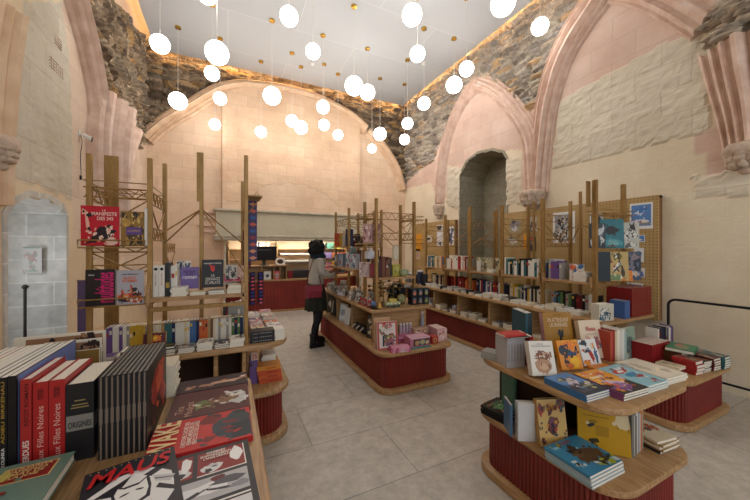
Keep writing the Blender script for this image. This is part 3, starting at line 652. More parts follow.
def row(p, rz, L, where, group, cols, tr=(.012, .034), hr=(.17, .24), dr=(.12, .16), detail=False, jitter=.008, lean=0, marks=.5):
    """books standing spine out in a row from p; rz=0 faces -y and runs +x"""
    s = 0; k = 0; a = math.radians(rz); dx, dy = math.cos(a), math.sin(a); out = []
    while s < L and k < 30:
        t = random.uniform(*tr); cn = cols[k % len(cols)] if len(cols) > 12 else random.choice(cols); h = random.uniform(*hr); d = random.uniform(*dr)
        if s + t > L: break
        j = random.uniform(0, jitter)
        T = (p[0] + dx * s - dy * j, p[1] + dy * s + dx * j, p[2])
        desc = ('thick ' if t > .026 else 'thin ' if t < .018 else '') + cn
        o = book(d, h, t, PAL[cn], T, 'spine', f'{desc} book, {ORD[k]} from the left {where}', group, rz=rz, detail=detail)
        if random.random() < marks and h > .1:
            mb = MB(); c2 = random.choice(['E6E0D0', '2A2A2E', 'B03A34', 'D0B050', 'C8C4BC'])
            y0 = random.uniform(.5, .75) * h; mb.poly([(-.0006, y0, t * .15), (-.0006, y0, t * .85), (-.0006, y0 + h * .14, t * .85), (-.0006, y0 + h * .14, t * .15)])
            mb.v = [(-.0006, v[1], v[2]) for v in [(0, y0, t * .15), (0, y0, t * .85), (0, y0 + h * .15, t * .85), (0, y0 + h * .15, t * .15)]]
            mb.build('spine_mark', M(c2, .5), o)
        out.append(o); s += t + .0008; k += 1
    return out
def pile(x, y, z, n, size, color, where, group, rz=0, jit=4, detail=False, colors=None, tt=None, pose='up', offs=.006):
    """n books lying one on another; (x, y) is the centre; size = (w, h, t)"""
    out = []; zz = z
    for k in range(n):
        cn = (colors[k % len(colors)] if colors else color); w, h, t = size; a = rz + random.uniform(-jit, jit)
        ra = math.radians(a); cx, cy = (w / 2, h / 2) if pose == 'up' else (-h / 2, w / 2)
        T = (x - (cx * math.cos(ra) - cy * math.sin(ra)) + random.uniform(-offs, offs), y - (cx * math.sin(ra) + cy * math.cos(ra)) + random.uniform(-offs, offs), zz)
        pos = 'alone' if n == 1 else 'topmost' if k == n - 1 else 'lowest' if k == 0 else ORD[k] + ' from the bottom'
        out.append(book(w, h, t, PAL.get(cn, cn), T, pose, f'{cn if cn in PAL else "printed"} book, {pos} {where}', group, rz=a, detail=detail)); zz += t + .0004
    return out
# ---------------------------------------------------------------- near left table: flat books
o = book(.27, .36, .02, '2A292E', (-.182, .926, .80), 'up', 'black-bordered comic with dark red panels lying on the near left table corner', rz=3)
art(o, [('8A2A2C', R_(.05, .62, .33, .95)), ('8A2A2C', R_(.38, .60, .93, .95)), ('E4E2DE', R_(.05, .62, .07, .95)), ('E4E2DE', R_(.38, .6, .93, .615)), ('E4E2DE', R_(.92, .6, .935, .95)), ('B8B8BC', R_(.05, .28, .93, .56)),
        ('DADADC', B_(.2, .70, .1, .07)), ('3A3A40', B_(.2, .69, .05, .03)), ('F0F0F0', B_(.26, .82, .06, .1)), ('DADADC', B_(.55, .68, .12, .06)), ('F4F4F4', B_(.83, .8, .07, .12)), ('3A3A40', B_(.5, .66, .04, .03)), ('E6E6E8', B_(.4, .42, .3, .08, .4)), ('55555C', B_(.7, .46, .2, .05, .4)), ('6A2A2C', B_(.6, .52, .08, .03)), ('E4E2DE', R_(.05, .22, .93, .24)), ('D8D8DC', R_(.05, .04, .93, .2)), ('33333A', B_(.5, .1, .25, .05, .4)), ('E8E8EA', B_(.15, .45, .1, .03, .4)), ('33333A', B_(.3, .36, .18, .02, .4, .3)), ('33333A', B_(.6, .38, .2, .015, .4, -.2)), ('8A8A90', B_(.8, .36, .1, .04, .4)), ('C4C4CA', B_(.55, .72, .05, .03)), ('2A2A2E', B_(.2, .66, .03, .012)), ('2A2A2E', B_(.57, .7, .04, .01))], fine=False)
ctext(o, 'ANNEMARIE\nSCHWARZENBACH\nL\'ANGE DÉSOLÉ', .41, .81, .36, .12, 'F0E6DC')
o = book(.24, .33, .018, '2C2B33', (-.345, .965, .8205), 'up', 'comic lettered MAUS in red on black and white, lying across the near left table', rz=12)
art(o, [('E9E9EA', B_(.50, .42, .46, .40, .12, n=16)), ('2C2B33', [(.12, .55), (.5, .72), (.42, .6), (.3, .5)]), ('2C2B33', [(.62, .66), (.95, .8), (.92, .7), (.7, .6)]), ('2C2B33', [(.3, .5), (.34, .62), (.42, .57), (.58, .57), (.68, .64), (.7, .48), (.68, .32), (.5, .26), (.34, .34)]), ('EFEFEF', [(.33, .5), (.36, .58), (.43, .54), (.57, .54), (.65, .6), (.67, .46), (.64, .35), (.5, .29), (.37, .36)]), ('2C2B33', B_(.43, .46, .05, .012, .1, .2)), ('2C2B33', B_(.58, .47, .05, .012, .1, -.2)), ('2C2B33', [(.78, .45), (.98, .3), (.98, .24), (.74, .4)]), ('2C2B33', [(.02, .35), (.28, .25), (.26, .2), (.02, .28)]), ('2C2B33', R_(.0, 0, 1, .12)), ('C8C8CC', [(.72, .6), (.96, .5), (.9, .42), (.74, .5)]), ('55555C', [(.74, .55), (.95, .47), (.94, .46), (.74, .53)])] + [('E8DFAE', B_(.06 + .08 * i, .965, .008, .006, 0)) for i in range(12)], fine=False)
ctext(o, 'MAUS', .05, .72, .9, .2, 'C8282C', shear=.25)
o = book(.245, .36, .022, 'B02A2C', (.09, 1.31, .80), 'lay', 'red and blue-black comic lettered WAKE lying flat behind the MAUS comic')
art(o, [('C4302E', R_(0, .0, 1, 1)), ('33434E', B_(.45, .26, .34, .2, .35)), ('33434E', B_(.62, .12, .36, .12, .35)), ('26333C', B_(.3, .1, .3, .12, .3)), ('7A2A2C', B_(.8, .42, .14, .1, .4)), ('7A2A2C', B_(.2, .45, .1, .06, .4)), ('2A2A2E', R_(.84, .05, .95, .17))])
ctext(o, 'WAKE', .02, .745, .95, .245, 'EBCF9A'); ctext(o, "L'HISTOIRE CACHÉE DES\nFEMMES MENEUSES DE\nRÉVOLTES D'ESCLAVES", .10, .55, .74, .16, 'F0DCD0')
o = book(.275, .335, .02, '5A2E30', (.095, 1.558, .80), 'lay', 'dark maroon comic with a green-wreathed figure lying flat beyond the WAKE comic')
art(o, [('6A4A3A', B_(.4, .48, .12, .07)), ('6E7E4E', B_(.42, .6, .13, .1, .4)), ('A8B07C', B_(.36, .6, .06, .05, .4)), ('C8C8C8', B_(.5, .2, .26, .17, .25)), ('A98A6C', B_(.5, .22, .1, .1)), ('8E6A50', B_(.45, .38, .08, .14)), ('E4E2DC', B_(.62, .2, .05, .14)), ('3A2022', R_(.0, .0, .05, 1))])
ctext(o, 'Tina\nModotti', .06, .72, .5, .2, 'C9A08C', bold=False)
o = book(.16, .34, .02, '3E3036', (.1, 1.842, .80), 'lay', 'dark plum comic with a reclining pale figure at the far table edge')
art(o, [('D0A894', B_(.45, .35, .1, .24, .3, .2)), ('B88A78', B_(.35, .62, .1, .08)), ('B87A48', B_(.3, .82, .1, .05)), ('E8E0DC', B_(.6, .06, .08, .03))])
for k in range(2):
    o = book(.29, .36, .031, '6E8C80', (-.745 - .01 * k, 1.04 - .01 * (1 - k), .80 + .0316 * k), 'up', ['green book directly beneath the green book with a red plaque', 'sea-green thick book with yellow foliage and red plaque, bottom left corner'][k], rz=2)
art(o, [('D8C878', B_(.25, .75, .26, .14, .4)), ('C9BC66', B_(.45, .82, .2, .06, .4)), ('6E8C80', B_(.3, .7, .1, .04, .4)), ('E4C888', R_(.46, .70, .90, .93)), ('93302A', R_(.475, .71, .885, .92))])
ctext(o, 'GOLIARDA\nSAPIENZA\nL\'ART DE\nLA JOIE', .5, .73, .36, .17, 'E4C888'); ctext(o, 'G. S.', .12, .42, .55, .16, '8A2A24', shear=.3)
# upright spines, left to right
seq = [(-.965, 'white'), (-.942, 'navy'), (-.919, 'grey'), (-.896, 'white'), (-.873, 'maroon'), (-.85, 'white'), (-.827, 'red'), (-.804, 'cream'), (-.781, 'white'), (-.758, 'white'), (-.733, 'navy')]
for k, (x, cn) in enumerate(seq):
    book(.40, .332, .021, PAL[cn], (x, 1.50, .80), 'spine', f'tall {cn} album standing left of the black spines, {ORD[len(seq) - 1 - k]} from them', 'tall albums at the left edge of the near table', c=.002, page=M('E8E6E0', .8))
for k, x in enumerate((-.707, -.685)):
    o = book(.42, .335, .0195, '17171B', (x, 1.455, .80), 'spine', ['black album lettered ADIEU BIRKENAU, further left of the two', 'black album lettered ADIEU BIRKENAU, touching the periwinkle-covered one'][k], page=M('E8E6E0', .8))
    stext(o, 'ADIEU BIRKENAU', .34, .96, '9A7E34', .42, up=True); stext(o, 'G. KOLINKA', .05, .3, 'D8D8D8', .42, up=True, name='author')
o = book(.45, .338, .02, '17171B', (-.6625, 1.452, .80), 'spine', 'tall album with black spine and periwinkle blue cover beside the red spines', page=M('E8E6E0', .8)); art(o, [('6F80B8', R_(.02, .01, .99, .99)), ('7E8EC4', B_(.5, .4, .3, .2))])
o = book(.245, .318, .027, 'A02A2A', (-.636, 1.46, .80), 'spine', 'red spine lettered PERDUES between the periwinkle album and the script-lettered pair'); stext(o, 'PERDUES', .08, .34, 'E0D0C8', .6, up=True); stext(o, 'RÉCIT ROMAN', .5, .95, '5A1818', .5, up=True, name='subtitle')
for k, (x, t) in enumerate(((-.607, .038), (-.567, .043))):
    o = book(.24, .30, t, 'A22626', (x, 1.465, .80), 'spine', ['red spine with white script lettering Aux Filles Noires, left copy', 'red spine with white script lettering Aux Filles Noires, right copy beside the black omnibus'][k]); stext(o, 'Aux Filles Noires', .06, .72, 'D8A8A0', .42, bold=False, up=True); stext(o, 'roman', .8, .92, '5E1616', .4, name='subtitle', up=True)
o = book(.24, .278, .078, '1E1E21', (-.521, 1.46, .80), 'spine', 'thick black omnibus with grey ornamental band, right of the red spines', c=.003)
mb = MB(); mb.add([(-.0006, .11, 0.002), (-.0006, .11, .076), (-.0006, .165, .076), (-.0006, .165, .002)], [(0, 1, 2, 3)]); mb.add([(.001, .11, .0784), (.238, .11, .0784), (.238, .165, .0784), (.001, .165, .0784)], [(0, 1, 2, 3)])
mb.build('grey_band', M('7A7872', .5), o)
text('ORIGINES', .064, .022, M('222226', .5), o, Matrix(((0, 0, -1, -.0012), (0, 1, 0, .12), (-1, 0, 0, .071), (0, 0, 0, 1))) if False else Matrix(((0, 0, -1, -.0012), (0, 1, 0, .12), (1, 0, 0, .007), (0, 0, 0, 1))), 'band_title')
for k, (y0, hh, w_) in enumerate(((.215, .004, .03), (.20, .004, .045), (.19, .004, .05))): mb = MB(); mb.add([(-.0008, y0, .039 - w_ / 2), (-.0008, y0, .039 + w_ / 2), (-.0008, y0 + hh, .039 + w_ / 2), (-.0008, y0 + hh, .039 - w_ / 2)], [(0, 1, 2, 3)]); mb.build('small_print', M('8E7A50', .5), o)
for k in range(9):
    o = book(.40, .30, .0152, '1C1B1E', (-.421 + k * .0161, 1.425, .80), 'spine', f'black album with taupe spine stripe, {ORD[k]} of nine identical copies from the left' if k < 8 else 'last of nine black taupe-striped albums, its fiery red and black cover showing', 'nine identical black albums', c=.0025, page=M('8A8680', .8))
    mb = MB(); mb.add([(-.0006, 0, .005), (-.0006, 0, .0102), (-.0006, .298, .0102), (-.0006, .298, .005)], [(0, 1, 2, 3)]); mb.add([(-.0007, .13, .003), (-.0007, .13, .0125), (-.0007, .185, .0125), (-.0007, .185, .003)], [(0, 1, 2, 3)]); mb.build('spine_stripe', M('6E6258', .6), o)
art(o, [('8E2A20', B_(.55, .6, .3, .3, .4)), ('C04A2A', B_(.6, .62, .15, .2, .4)), ('2A1A1C', B_(.4, .25, .3, .15, .4)), ('A03024', B_(.8, .3, .12, .2, .4))])
def brownart(o): art(o, [('8E6A50', R_(.12, .80, .97, .965)), ('2E2220', B_(.5, .83, .3, .035, .4)), ('2E2220', B_(.8, .93, .12, .03, .4)), ('8E6A50', R_(.1, .1, .97, .7)), ('2E2220', B_(.5, .4, .3, .2, .4))])
o = book(.33, .345, .014, 'D6CFC0', (-.895, 2.02, .80), 'face', 'wide cream album with brown drawing standing at the back of the near left table'); brownart(o)
o = book(.205, .325, .012, 'D2CBBC', (-.765, 1.945, .80), 'face', 'smaller cream album with brown drawing just in front of the wide one'); brownart(o)
o = book(.14, .28, .02, '8A6A34', (-.70, 1.925, .80), 'face', 'ochre book standing in front of the two brown drawing albums')
for k in range(5): book(.16, .11, .032, 'DCD3BF', (-.245, 1.87 - .004 * (k % 2), .80 + .0324 * k), 'lay', f'thick cream book, {["lowest", "second from the bottom", "middle", "second from the top", "topmost"][k]} of the pile behind the nine black albums', 'pile of thick cream books', rz=-2 + 2 * (k % 3))
row((-.50, 1.93, .80), 0, .17, 'behind the nine black albums on the near left table', 'books behind the black albums', ['brown', 'cream', 'white', 'black'], hr=(.22, .25), dr=(.1, .11), detail=True)

# ---------------------------------------------------------------- left shelf unit: display covers
o = book(.20, .262, .016, 'B8182C', (-.865, 2.645, 1.58), 'face', 'red comic lettered LE MANIFESTE DES 343 displayed high on the left tower')
art(o, [('DFA898', B_(.17, .55, .045, .24, .15, .15)), ('D8A090', B_(.14, .8, .05, .04)), ('231820', B_(.62, .32, .22, .2, .25, .5)), ('231820', B_(.42, .25, .16, .1, .3, .5)), ('E6C4B4', B_(.75, .36, .09, .12, .1)), ('231820', B_(.78, .33, .03, .02, .1)), ('E6C4B4', B_(.78, .1, .12, .1, .3)), ('231820', B_(.3, .1, .2, .02, .4, .3))])
ctext(o, 'LE', .55, .87, .1, .04, 'F0C8C0'); ctext(o, 'MANIFESTE', .28, .76, .66, .09, 'F0C8C0'); ctext(o, 'DES 343', .42, .64, .42, .09, 'F0C8C0')
o = book(.13, .235, .014, '8C6A34', (-.657, 2.645, 1.58), 'face', 'ornate brown and gold cover with purple label beside the red MANIFESTE comic')
rnd_art(o, ['B08A44', '3E3226', '5A4428', 'C8A860', '2E2A26'], 22, .2); w_, h_, t_ = dims(o)
mb = MB(); mb.poly([(.03, .075), (.115, .075), (.115, .125), (.03, .125)], .0182); mb.build('purple_label', M('5C4488', .5), o); text('LE COMPLOT', .07, .014, M('B8946A', .5), o, TR(.037, .094, .0186))
book(.15, .26, .012, 'D8D6D2', (-.522, 2.61, 1.58), 'spine', 'thin white-spined book standing at the right edge of the top display')
o = book(.155, .24, .016, '221C20', (-.842, 2.645, 1.18), 'face', 'black cover with huge magenta sideways lettering on the lower display')
text('multitudes', .20, .10, M('C8206E', .5), o, Matrix(((0, -1, 0, .148), (1, 0, 0, .02), (0, 0, 1, .0175), (0, 0, 0, 1)))); text('revue', .03, .008, M('C8C8C8', .5), o, TR(.015, .2, .0175), 'subtitle')
o = book(.15, .235, .018, 'A8A6B0', (-.68, 2.645, 1.175), 'face', 'grey-lilac comic cover with orange rooftops on the lower display')
art(o, [('B84A34', B_(.5, .2, .45, .16, .3)), ('3A3038', B_(.3, .12, .25, .06, .4)), ('E08A50', B_(.35, .25, .12, .06)), ('2E2A34', B_(.6, .42, .2, .05, .5)), ('D8C8C0', B_(.75, .15, .1, .05)), ('3A3038', B_(.75, .3, .18, .05, .4))])
ctext(o, 'UN RÉCIT\nDE FEMMES', .2, .66, .55, .17, 'E0704A'); ctext(o, 'une histoire', .2, .87, .6, .04, '3A3A44')
# upper shelf
Zs = 1.21
for k in range(2):
    o = book(.16, .225, .034, 'DCD9D2', (-.487 + .036 * k, 2.68, Zs), 'spine', ['white slipcased book with round black emblem, leftmost on the left unit shelf', 'second white slipcased book with round black emblem, beside its twin'][k])
    mb = MB(); mb.lathe([(.0001, 0), (.011, .0005)], (0, 0, 0), 14, T=Matrix(((0, 0, -1, -.0006), (0, 1, 0, .2), (1, 0, 0, .017), (0, 0, 0, 1)))); mb.build('round_emblem', M('222226', .5), o); stext(o, 'HISTOIRE', .35, .75, 'A04A40', .22)
o = book(.16, .245, .026, '232326', (-.412, 2.68, Zs), 'spine', 'black and gold book next to the white slipcased pair on the left unit shelf'); mb = MB(); mb.add([(-.0006, .06, .002), (-.0006, .06, .024), (-.0006, .1, .024), (-.0006, .1, .002)], [(0, 1, 2, 3)]); mb.build('gold_band', M('A88C3C', .5), o)
row((-.385, 2.72, Zs), 0, .06, 'between the black and gold book and the purple cover', 'books beside the purple cover', ['white', 'grey', 'white'], hr=(.2, .24), detail=True)
o = book(.10, .15, .012, 'E0DCD4', (-.37, 2.9, Zs + .1), 'face', 'white cover with blue figure peeking above the purple cover'); rnd_art(o, ['4A5A7A', '2A2A30', 'C8C4C0'], 8, .25)
o = book(.125, .17, .014, '6E5A98', (-.335, 2.82, Zs + .03), 'face', 'purple cover propped on the left unit shelf', tilt=8); ctext(o, 'RETOUR\nÀ SOI', .2, .62, .6, .22, '4A2E6A'); ctext(o, 'roman', .1, .46, .8, .12, 'D8D0E0', shear=.2)
o = book(.152, .22, .02, '1B1A1E', (-.185, 2.775, Zs + .038), 'face', 'black novel lettered LA SERVANTE ÉCARLATE propped on the left unit shelf', tilt=5)
ctext(o, 'LA\nSERVANTE\nÉCARLATE', .16, .12, .68, .36, 'D8D4CC', bold=False); ctext(o, 'MARGARET ATWOOD', .1, .84, .8, .05, 'D8D4CC'); art(o, [('C8302C', B_(.5, .62, .06, .045, .15)), ('C8302C', B_(.5, .7, .03, .03, .1))])
o = book(.09, .16, .014, 'C8C4BC', (-.02, 2.86, Zs + .05), 'face', 'cream cover with black floral drawing right of the black novel'); rnd_art(o, ['3A3A3E', '8A8884', '2A2A2E'], 10, .2)
o = book(.09, .15, .014, 'C4A494', (.035, 2.88, Zs + .05), 'face', 'dusty pink cover at the right end of the left unit shelf'); rnd_art(o, ['B08A7C', 'D0B4A4'], 5, .3)
pile(-.325, 2.70, Zs, 5, (.1, .13, .0125), 'white', 'of the pile under the purple cover', 'pile under the purple cover', detail=True, rz=3)
pile(-.20, 2.69, Zs, 2, (.1, .12, .012), 'cream', 'of the low pile left of the black novel', 'low cream pile', detail=True)
pile(-.08, 2.69, Zs, 2, (.11, .12, .014), 'grey', 'of the low pile below the black novel', 'low grey pile', detail=True)
pile(.045, 2.70, Zs, 5, (.1, .13, .012), 'cream', 'of the pile at the right end of the left unit shelf', 'right end pile', detail=True)
o = book(.12, .09, .01, 'C85A78', (-.03, 2.83, Zs + .068), 'face', 'bright pink cover leaning back on the cream pile', tilt=55); rnd_art(o, ['E0A0B0', '8A2A4A'], 5, .25)
# tabletop rows
row((-.80, 2.84, .80), 0, .36, 'in the left half of the paperback row under the shelf', 'paperback row, left half',
    ['purple', 'purple', 'white', 'white', 'purple', 'white', 'grey', 'yellow', 'yellow', 'yellow', 'yellow', 'yellow', 'grey', 'cream', 'cream', 'white', 'cream', 'tan'], tr=(.016, .022), hr=(.172, .186), dr=(.11, .115), detail=True, jitter=.004, marks=.7)
row((-.44, 2.84, .80), 0, .56, 'in the right half of the paperback row under the shelf', 'paperback row, right half',
    ['teal', 'teal', 'navy', 'white', 'white', 'white', 'cream', 'white', 'blue', 'blue', 'navy', 'orange', 'orange', 'orange', 'tan', 'brown', 'cream', 'white', 'grey', 'white', 'white', 'grey', 'white', 'green', 'navy', 'green', 'navy', 'maroon', 'black', 'maroon'], tr=(.016, .022), hr=(.172, .186), dr=(.11, .115), detail=True, jitter=.004, marks=.7)
row((-.04, 2.98, .80), 0, .18, 'in the taller back row at the right of the left unit', 'taller grey books', ['grey', 'grey', 'maroon', 'grey', 'charcoal'], tr=(.014, .022), hr=(.24, .28), detail=True)
o = book(.14, .105, .016, 'D8A030', (-.55, 2.70, .84), 'face', 'yellow cover with an orange disc leaning in front of the paperback row', tilt=12); art(o, [('5A2430', R_(0, .3, 1, 1)), ('E07A2A', B_(.52, .62, .28, .22, .05)), ('F0C040', B_(.52, .62, .12, .1, .05))])
pile(-.60, 2.66, .80, 3, (.16, .1, .012), 'yellow', 'of the low pile beneath the orange disc cover', 'low yellow pile', detail=True); pile(-.75, 2.66, .80, 3, (.12, .1, .012), 'purple', 'of the pile at the left of the tabletop', 'low purple pile', detail=True)
pile(-.405, 2.66, .80, 3, (.12, .1, .013), 'charcoal', 'of the pile with a yellow-lettered black top', 'black and yellow pile', detail=True)
o = book(.12, .10, .014, '2A2A2C', (-.47, 2.62, .842), 'up', 'black book with yellow lettering topping the dark pile'); ctext(o, 'SORCIÈRES', .1, .3, .8, .35, 'D8B02A')
for (x, n, cn, wh) in ((-.275, 3, 'grey', 'of the low pile fourth from the right on the tabletop'), (-.155, 5, 'white', 'of the tall pile third from the right on the tabletop'), (-.04, 3, 'charcoal', 'of the dark pile second from the right on the tabletop'), (.065, 5, 'white', 'of the pile nearest the right post on the tabletop')):
    p_ = pile(x, 2.665, .80, n, (.1, .125, .0115), cn, wh, 'tabletop piles of the left unit', detail=True); rnd_art(p_[-1], ['6A8A4A', '3A3A3E', 'D8D4CC', '8A3A3A'], 6, .2)
# rounded end of the table
for k in range(3):
    o = book(.115, .185, .03, '26262A', (.345, 2.625, .80 + .0305 * k), 'lay', f'thick black book with grey lettering, {["lowest", "middle", "topmost"][k]} of three at the table\'s round end', 'three thick black books')
    stext(o, 'LES FEMMES', .1, .9, '8A8A8A', .3)
pile(.385, 2.70, .80, 7, (.08, .13, .0125), 'white', 'of the white pile at the table\'s round end', 'white pile at the round end', detail=True)
kk = 0
for j, y in enumerate((2.86, 3.02, 3.18, 3.34, 3.5)):
    for i, x in enumerate((.23, .36)):
        cn = ['cream', 'white', 'pink', 'orange', 'purple', 'grey', 'white', 'cream', 'white', 'pink'][kk]; kk += 1
        p_ = pile(x, y, .80, 5 + (j + i) % 2, (.11, .14, .014), cn, f'of the {cn} pile, {["near", "second", "middle", "fourth", "far"][j]} rank {["left", "right"][i]}, behind the three black books', 'piles along the round end', detail=False); rnd_art(p_[-1], ['C86A3A', '7A5A98', 'E0DCD4', '5A5A60'], 5, .25)
for k in range(4):
    o = book(.135, .19, .034, ['B8502E', 'C05A34', 'BE5230', 'D0883A'][k], (.425 - .006 * k, 2.74, .42 + .0345 * k), 'lay', f'orange-red book, {["lowest", "second from the bottom", "third from the bottom", "topmost and palest"][k]} of the pile on the lower round ledge', 'orange pile on the lower ledge', rz=3 - 2 * k); stext(o, 'ESSAIS', .2, .6, '8A2A1C', .4)
row((.165, 2.76, .42), 0, .062, 'beside the orange pile on the lower ledge', 'purple books on the lower ledge', ['purple'], tr=(.019, .02), hr=(.21, .22), detail=True)
o = book(.05, .06, .02, 'C8B8A8', (.172, 2.72, .64), 'face', 'small card numbered 35 above the purple books on the lower ledge'); ctext(o, '35', .1, .15, .8, .7, 'A83A34')
pile(.33, 2.98, .42, 9, (.12, .16, .02), 'white', 'of the tall white pile behind the orange books', 'white pile behind the orange books', detail=False)

# ---------------------------------------------------------------- near right table, top
pile(1.66, 1.565, .80, 3, (.10, .13, .016), 'grey', 'of the little pile at the far left corner of the right table', 'little grey pile', rz=20, detail=True)
for k in range(6):
    o = book(.13, .19, .0205, 'A9A9AE', (1.615 + .0185 * k + .002, 1.37 + .0 * k, .80), 'spine', f'grey-white paperback, {ORD[k]} from the left in the upright block on the right table', 'upright block of grey paperbacks', rz=-14, page=M('B8B4AC', .8)); o.location = (1.60 + .0212 * k * .97, 1.395 - .0212 * k * .24, .80); stext(o, 'ANTHOLOGIE', .2, .8, '6A6A72', .4)
o = book(.14, .15, .006, '17171B', (1.60, 1.375, .992), 'up', 'black booklet lying on top of the grey paperback block', rz=-14)
o = book(.09, .16, .014, 'B83A3A', (1.73, 1.36, .999), 'lay', 'small red book lying on top of the grey paperback block', rz=-10)
o = book(.15, .20, .02, '8E2228', (1.732, 1.335, .80), 'spine', 'dark red book upright between the grey block and the drawing of people', rz=-20)
o = book(.145, .195, .05, 'DAD6CE', (1.662, 1.235, .803), 'face', 'white book with a brown drawing of crowded people, leaning on the right table', rz=-24, tilt=16, page=M('6A6A70', .8))
o.location = (1.625, 1.262, .803); art(o, [('B08A6C', B_(.5, .3, .33, .24, .12)), ('7A4E38', B_(.3, .6, .07, .05)), ('8A5A40', B_(.48, .62, .08, .05)), ('6E4434', B_(.66, .6, .07, .05)), ('7A4E38', B_(.8, .55, .06, .05)), ('8A5A40', B_(.4, .5, .25, .03, .3)), ('C8A484', B_(.5, .25, .2, .1, .2))]); ctext(o, 'Mémoires des luttes', .1, .83, .8, .05, '6A6A6A', bold=False); ctext(o, 'récit', .3, .9, .3, .03, '6A6A6A')
for k in range(3): book(.19, .30, .018, '1E3238' if k else '28505C', (1.90 + k * .021, 1.50, .80), 'spine', ['tall teal-black album, leftmost of three beside the mustard book', 'tall dark album, middle of three beside the mustard book', 'tall dark album touching the pink-edged mustard book'][k], rz=-22)
o = book(.21, .30, .042, '9A6E18', (1.985, 1.425, .805), 'face', 'mustard book lettered EN ATTENDANT LES BARBARES standing on the right table', rz=-20, tilt=10)
ctext(o, 'EN ATTENDANT\nLES BARBARES', .14, .68, .74, .2, 'E0C8A8', bold=False); ctext(o, 'roman graphique', .35, .93, .3, .03, '5A3A10'); art(o, [('1E1A18', B_(.56, .42, .045, .11, .1)), ('1E1A18', B_(.56, .54, .025, .02, .05))])
mb = MB(); mb.box(-.0012, 0, .002, -.0004, .30, .040); mb.build('pink_spine', M('C89AA0', .5), o)
o = book(.15, .175, .022, 'D88A2A', (1.86, 1.225, .805), 'face', 'orange picture book with a dark blue cap figure, in front of the mustard book', rz=-16, tilt=18)
art(o, [('E07828', B_(.55, .8, .3, .14, .3)), ('28303E', B_(.35, .65, .28, .2, .35)), ('22466E', B_(.6, .52, .22, .1, .3)), ('2A2A30', B_(.3, .35, .1, .25, .3)), ('E8B020', B_(.68, .24, .24, .22, .12)), ('C8641E', B_(.42, .12, .12, .1)), ('2A2A2E', B_(.85, .75, .06, .15))])
o = book(.175, .255, .036, 'D6C4AE', (2.175, 1.29, .803), 'face', 'beige book lettered Rosa in red standing right of the mustard book', rz=-14, tilt=12)
ctext(o, 'Rosa', .3, .72, .42, .12, 'B8605C'); ctext(o, 'une vie de combats', .25, .62, .5, .04, '8A7A70', bold=False, shear=.2); rnd_art(o, ['B85A54', '6A6A7A', 'C89A8A', '8A4A4A'], 9, .12, (.3, .2, .8, .5))
o = book(.14, .16, .012, 'D8D8D8', (2.055, 1.20, .805), 'face', 'white picture book with red and blue figures in front of the beige book', rz=-12, tilt=20)
art(o, [('2E3A46', B_(.25, .85, .2, .1, .4)), ('A8302C', B_(.55, .4, .1, .3, .3, .2)), ('3A5A80', B_(.8, .3, .08, .25, .3)), ('3A3A40', B_(.3, .55, .2, .06, .4)), ('D8C8B0', B_(.75, .75, .1, .1)), ('D88A2A', B_(.2, .12, .2, .1))])
cols = ['B04A3A', '8E2A2C', 'C8B898', 'D8D4C8', 'C4C0B4', 'C8C8C4', '8EA4A0']
nm = ['brick red', 'dark red', 'tan', 'white', 'cream', 'pale grey', 'grey-green']
for k in range(7):
    o = book(.14, .20 + .008 * (k % 2), .0215, cols[k], (2.312 + .0222 * k, 1.175 - .003 * k, .80), 'spine', f'{nm[k]} book upright in the block at the right edge of the right table', rz=-8)
rnd_art(o, ['7A9A6A', '5A7A94', 'D8DCD4', 'A8B8A8'], 8, .25)
# flat books at the front edge, three or four copies deep
def flats(x, y, w, h, t, n, col, lab, grp, rz, shapes, pose='up', txt=None, spine=None):
    out = []
    for k in range(n):
        o = book(w, h, t, col, (x + random.uniform(-.004, .004), y + random.uniform(-.004, .004), .80 + k * (t + .0004)), pose, (lab + ', top copy') if k == n - 1 else f'{lab}, copy {["lowest", "second from the bottom", "third from the bottom"][k]} in its pile', grp, rz=rz); out.append(o)
        if spine: mb = MB(); mb.box(-.001, 0, .0004, -.0002, h, t - .0004); mb.build('spine_face', M(spine, .5), o)
    art(out[-1], shapes)
    if txt: ctext(out[-1], *txt)
    return out
flats(1.60, .915, .18, .235, .0115, 3, '3E6EA0', 'blue and charcoal picture book at the front left of the right table', 'blue picture books', -3, [('5A8ABE', R_(0, .5, 1, 1)), ('C8C0D0', B_(.5, .55, .28, .12, .35)), ('2E3440', R_(0, 0, 1, .4)), ('3A4450', B_(.5, .42, .5, .06, .4)), ('8A8E6A', B_(.6, .3, .3, .03, .3)), ('4A4E58', B_(.4, .15, .3, .05, .4)), ('E0D890', B_(.3, .75, .1, .03, .3)), ('D8C8E0', B_(.6, .68, .2, .05, .3))])
flats(1.775, .845, .205, .265, .0125, 3, '2E2A2E', 'orange and purple picture book second along the front of the right table', 'orange and purple picture books', -4, [('E09A2E', R_(0, .42, 1, 1)), ('E8A83A', B_(.5, .45, .45, .1, .3)), ('C8B8D8', B_(.45, .42, .3, .07, .2, -.3)), ('7A4A80', B_(.35, .2, .3, .12, .3)), ('9A6AA0', B_(.5, .28, .2, .07, .3)), ('F0D8B0', B_(.4, .7, .3, .04, .3)), ('D86A2A', B_(.7, .8, .2, .06, .3)), ('3A2A30', B_(.6, .55, .06, .03)), ('F0E0D0', B_(.3, .85, .2, .03, .3))], spine='7E4472')
flats(1.985, .835, .20, .255, .0125, 3, '8EBCC8', 'pale blue picture book with red lettering lying third along the right table', 'pale blue picture books', -3, [('3A86B0', B_(.5, .5, .28, .08, .3)), ('B8342E', B_(.42, .68, .3, .09, .3)), ('E8E8E8', B_(.45, .68, .12, .04, .2)), ('B8342E', B_(.6, .36, .2, .05, .3)), ('2E3238', B_(.75, .14, .07, .04)), ('D8E4E4', B_(.55, .8, .25, .05, .3)), ('8A6A60', B_(.6, .1, .06, .04))])
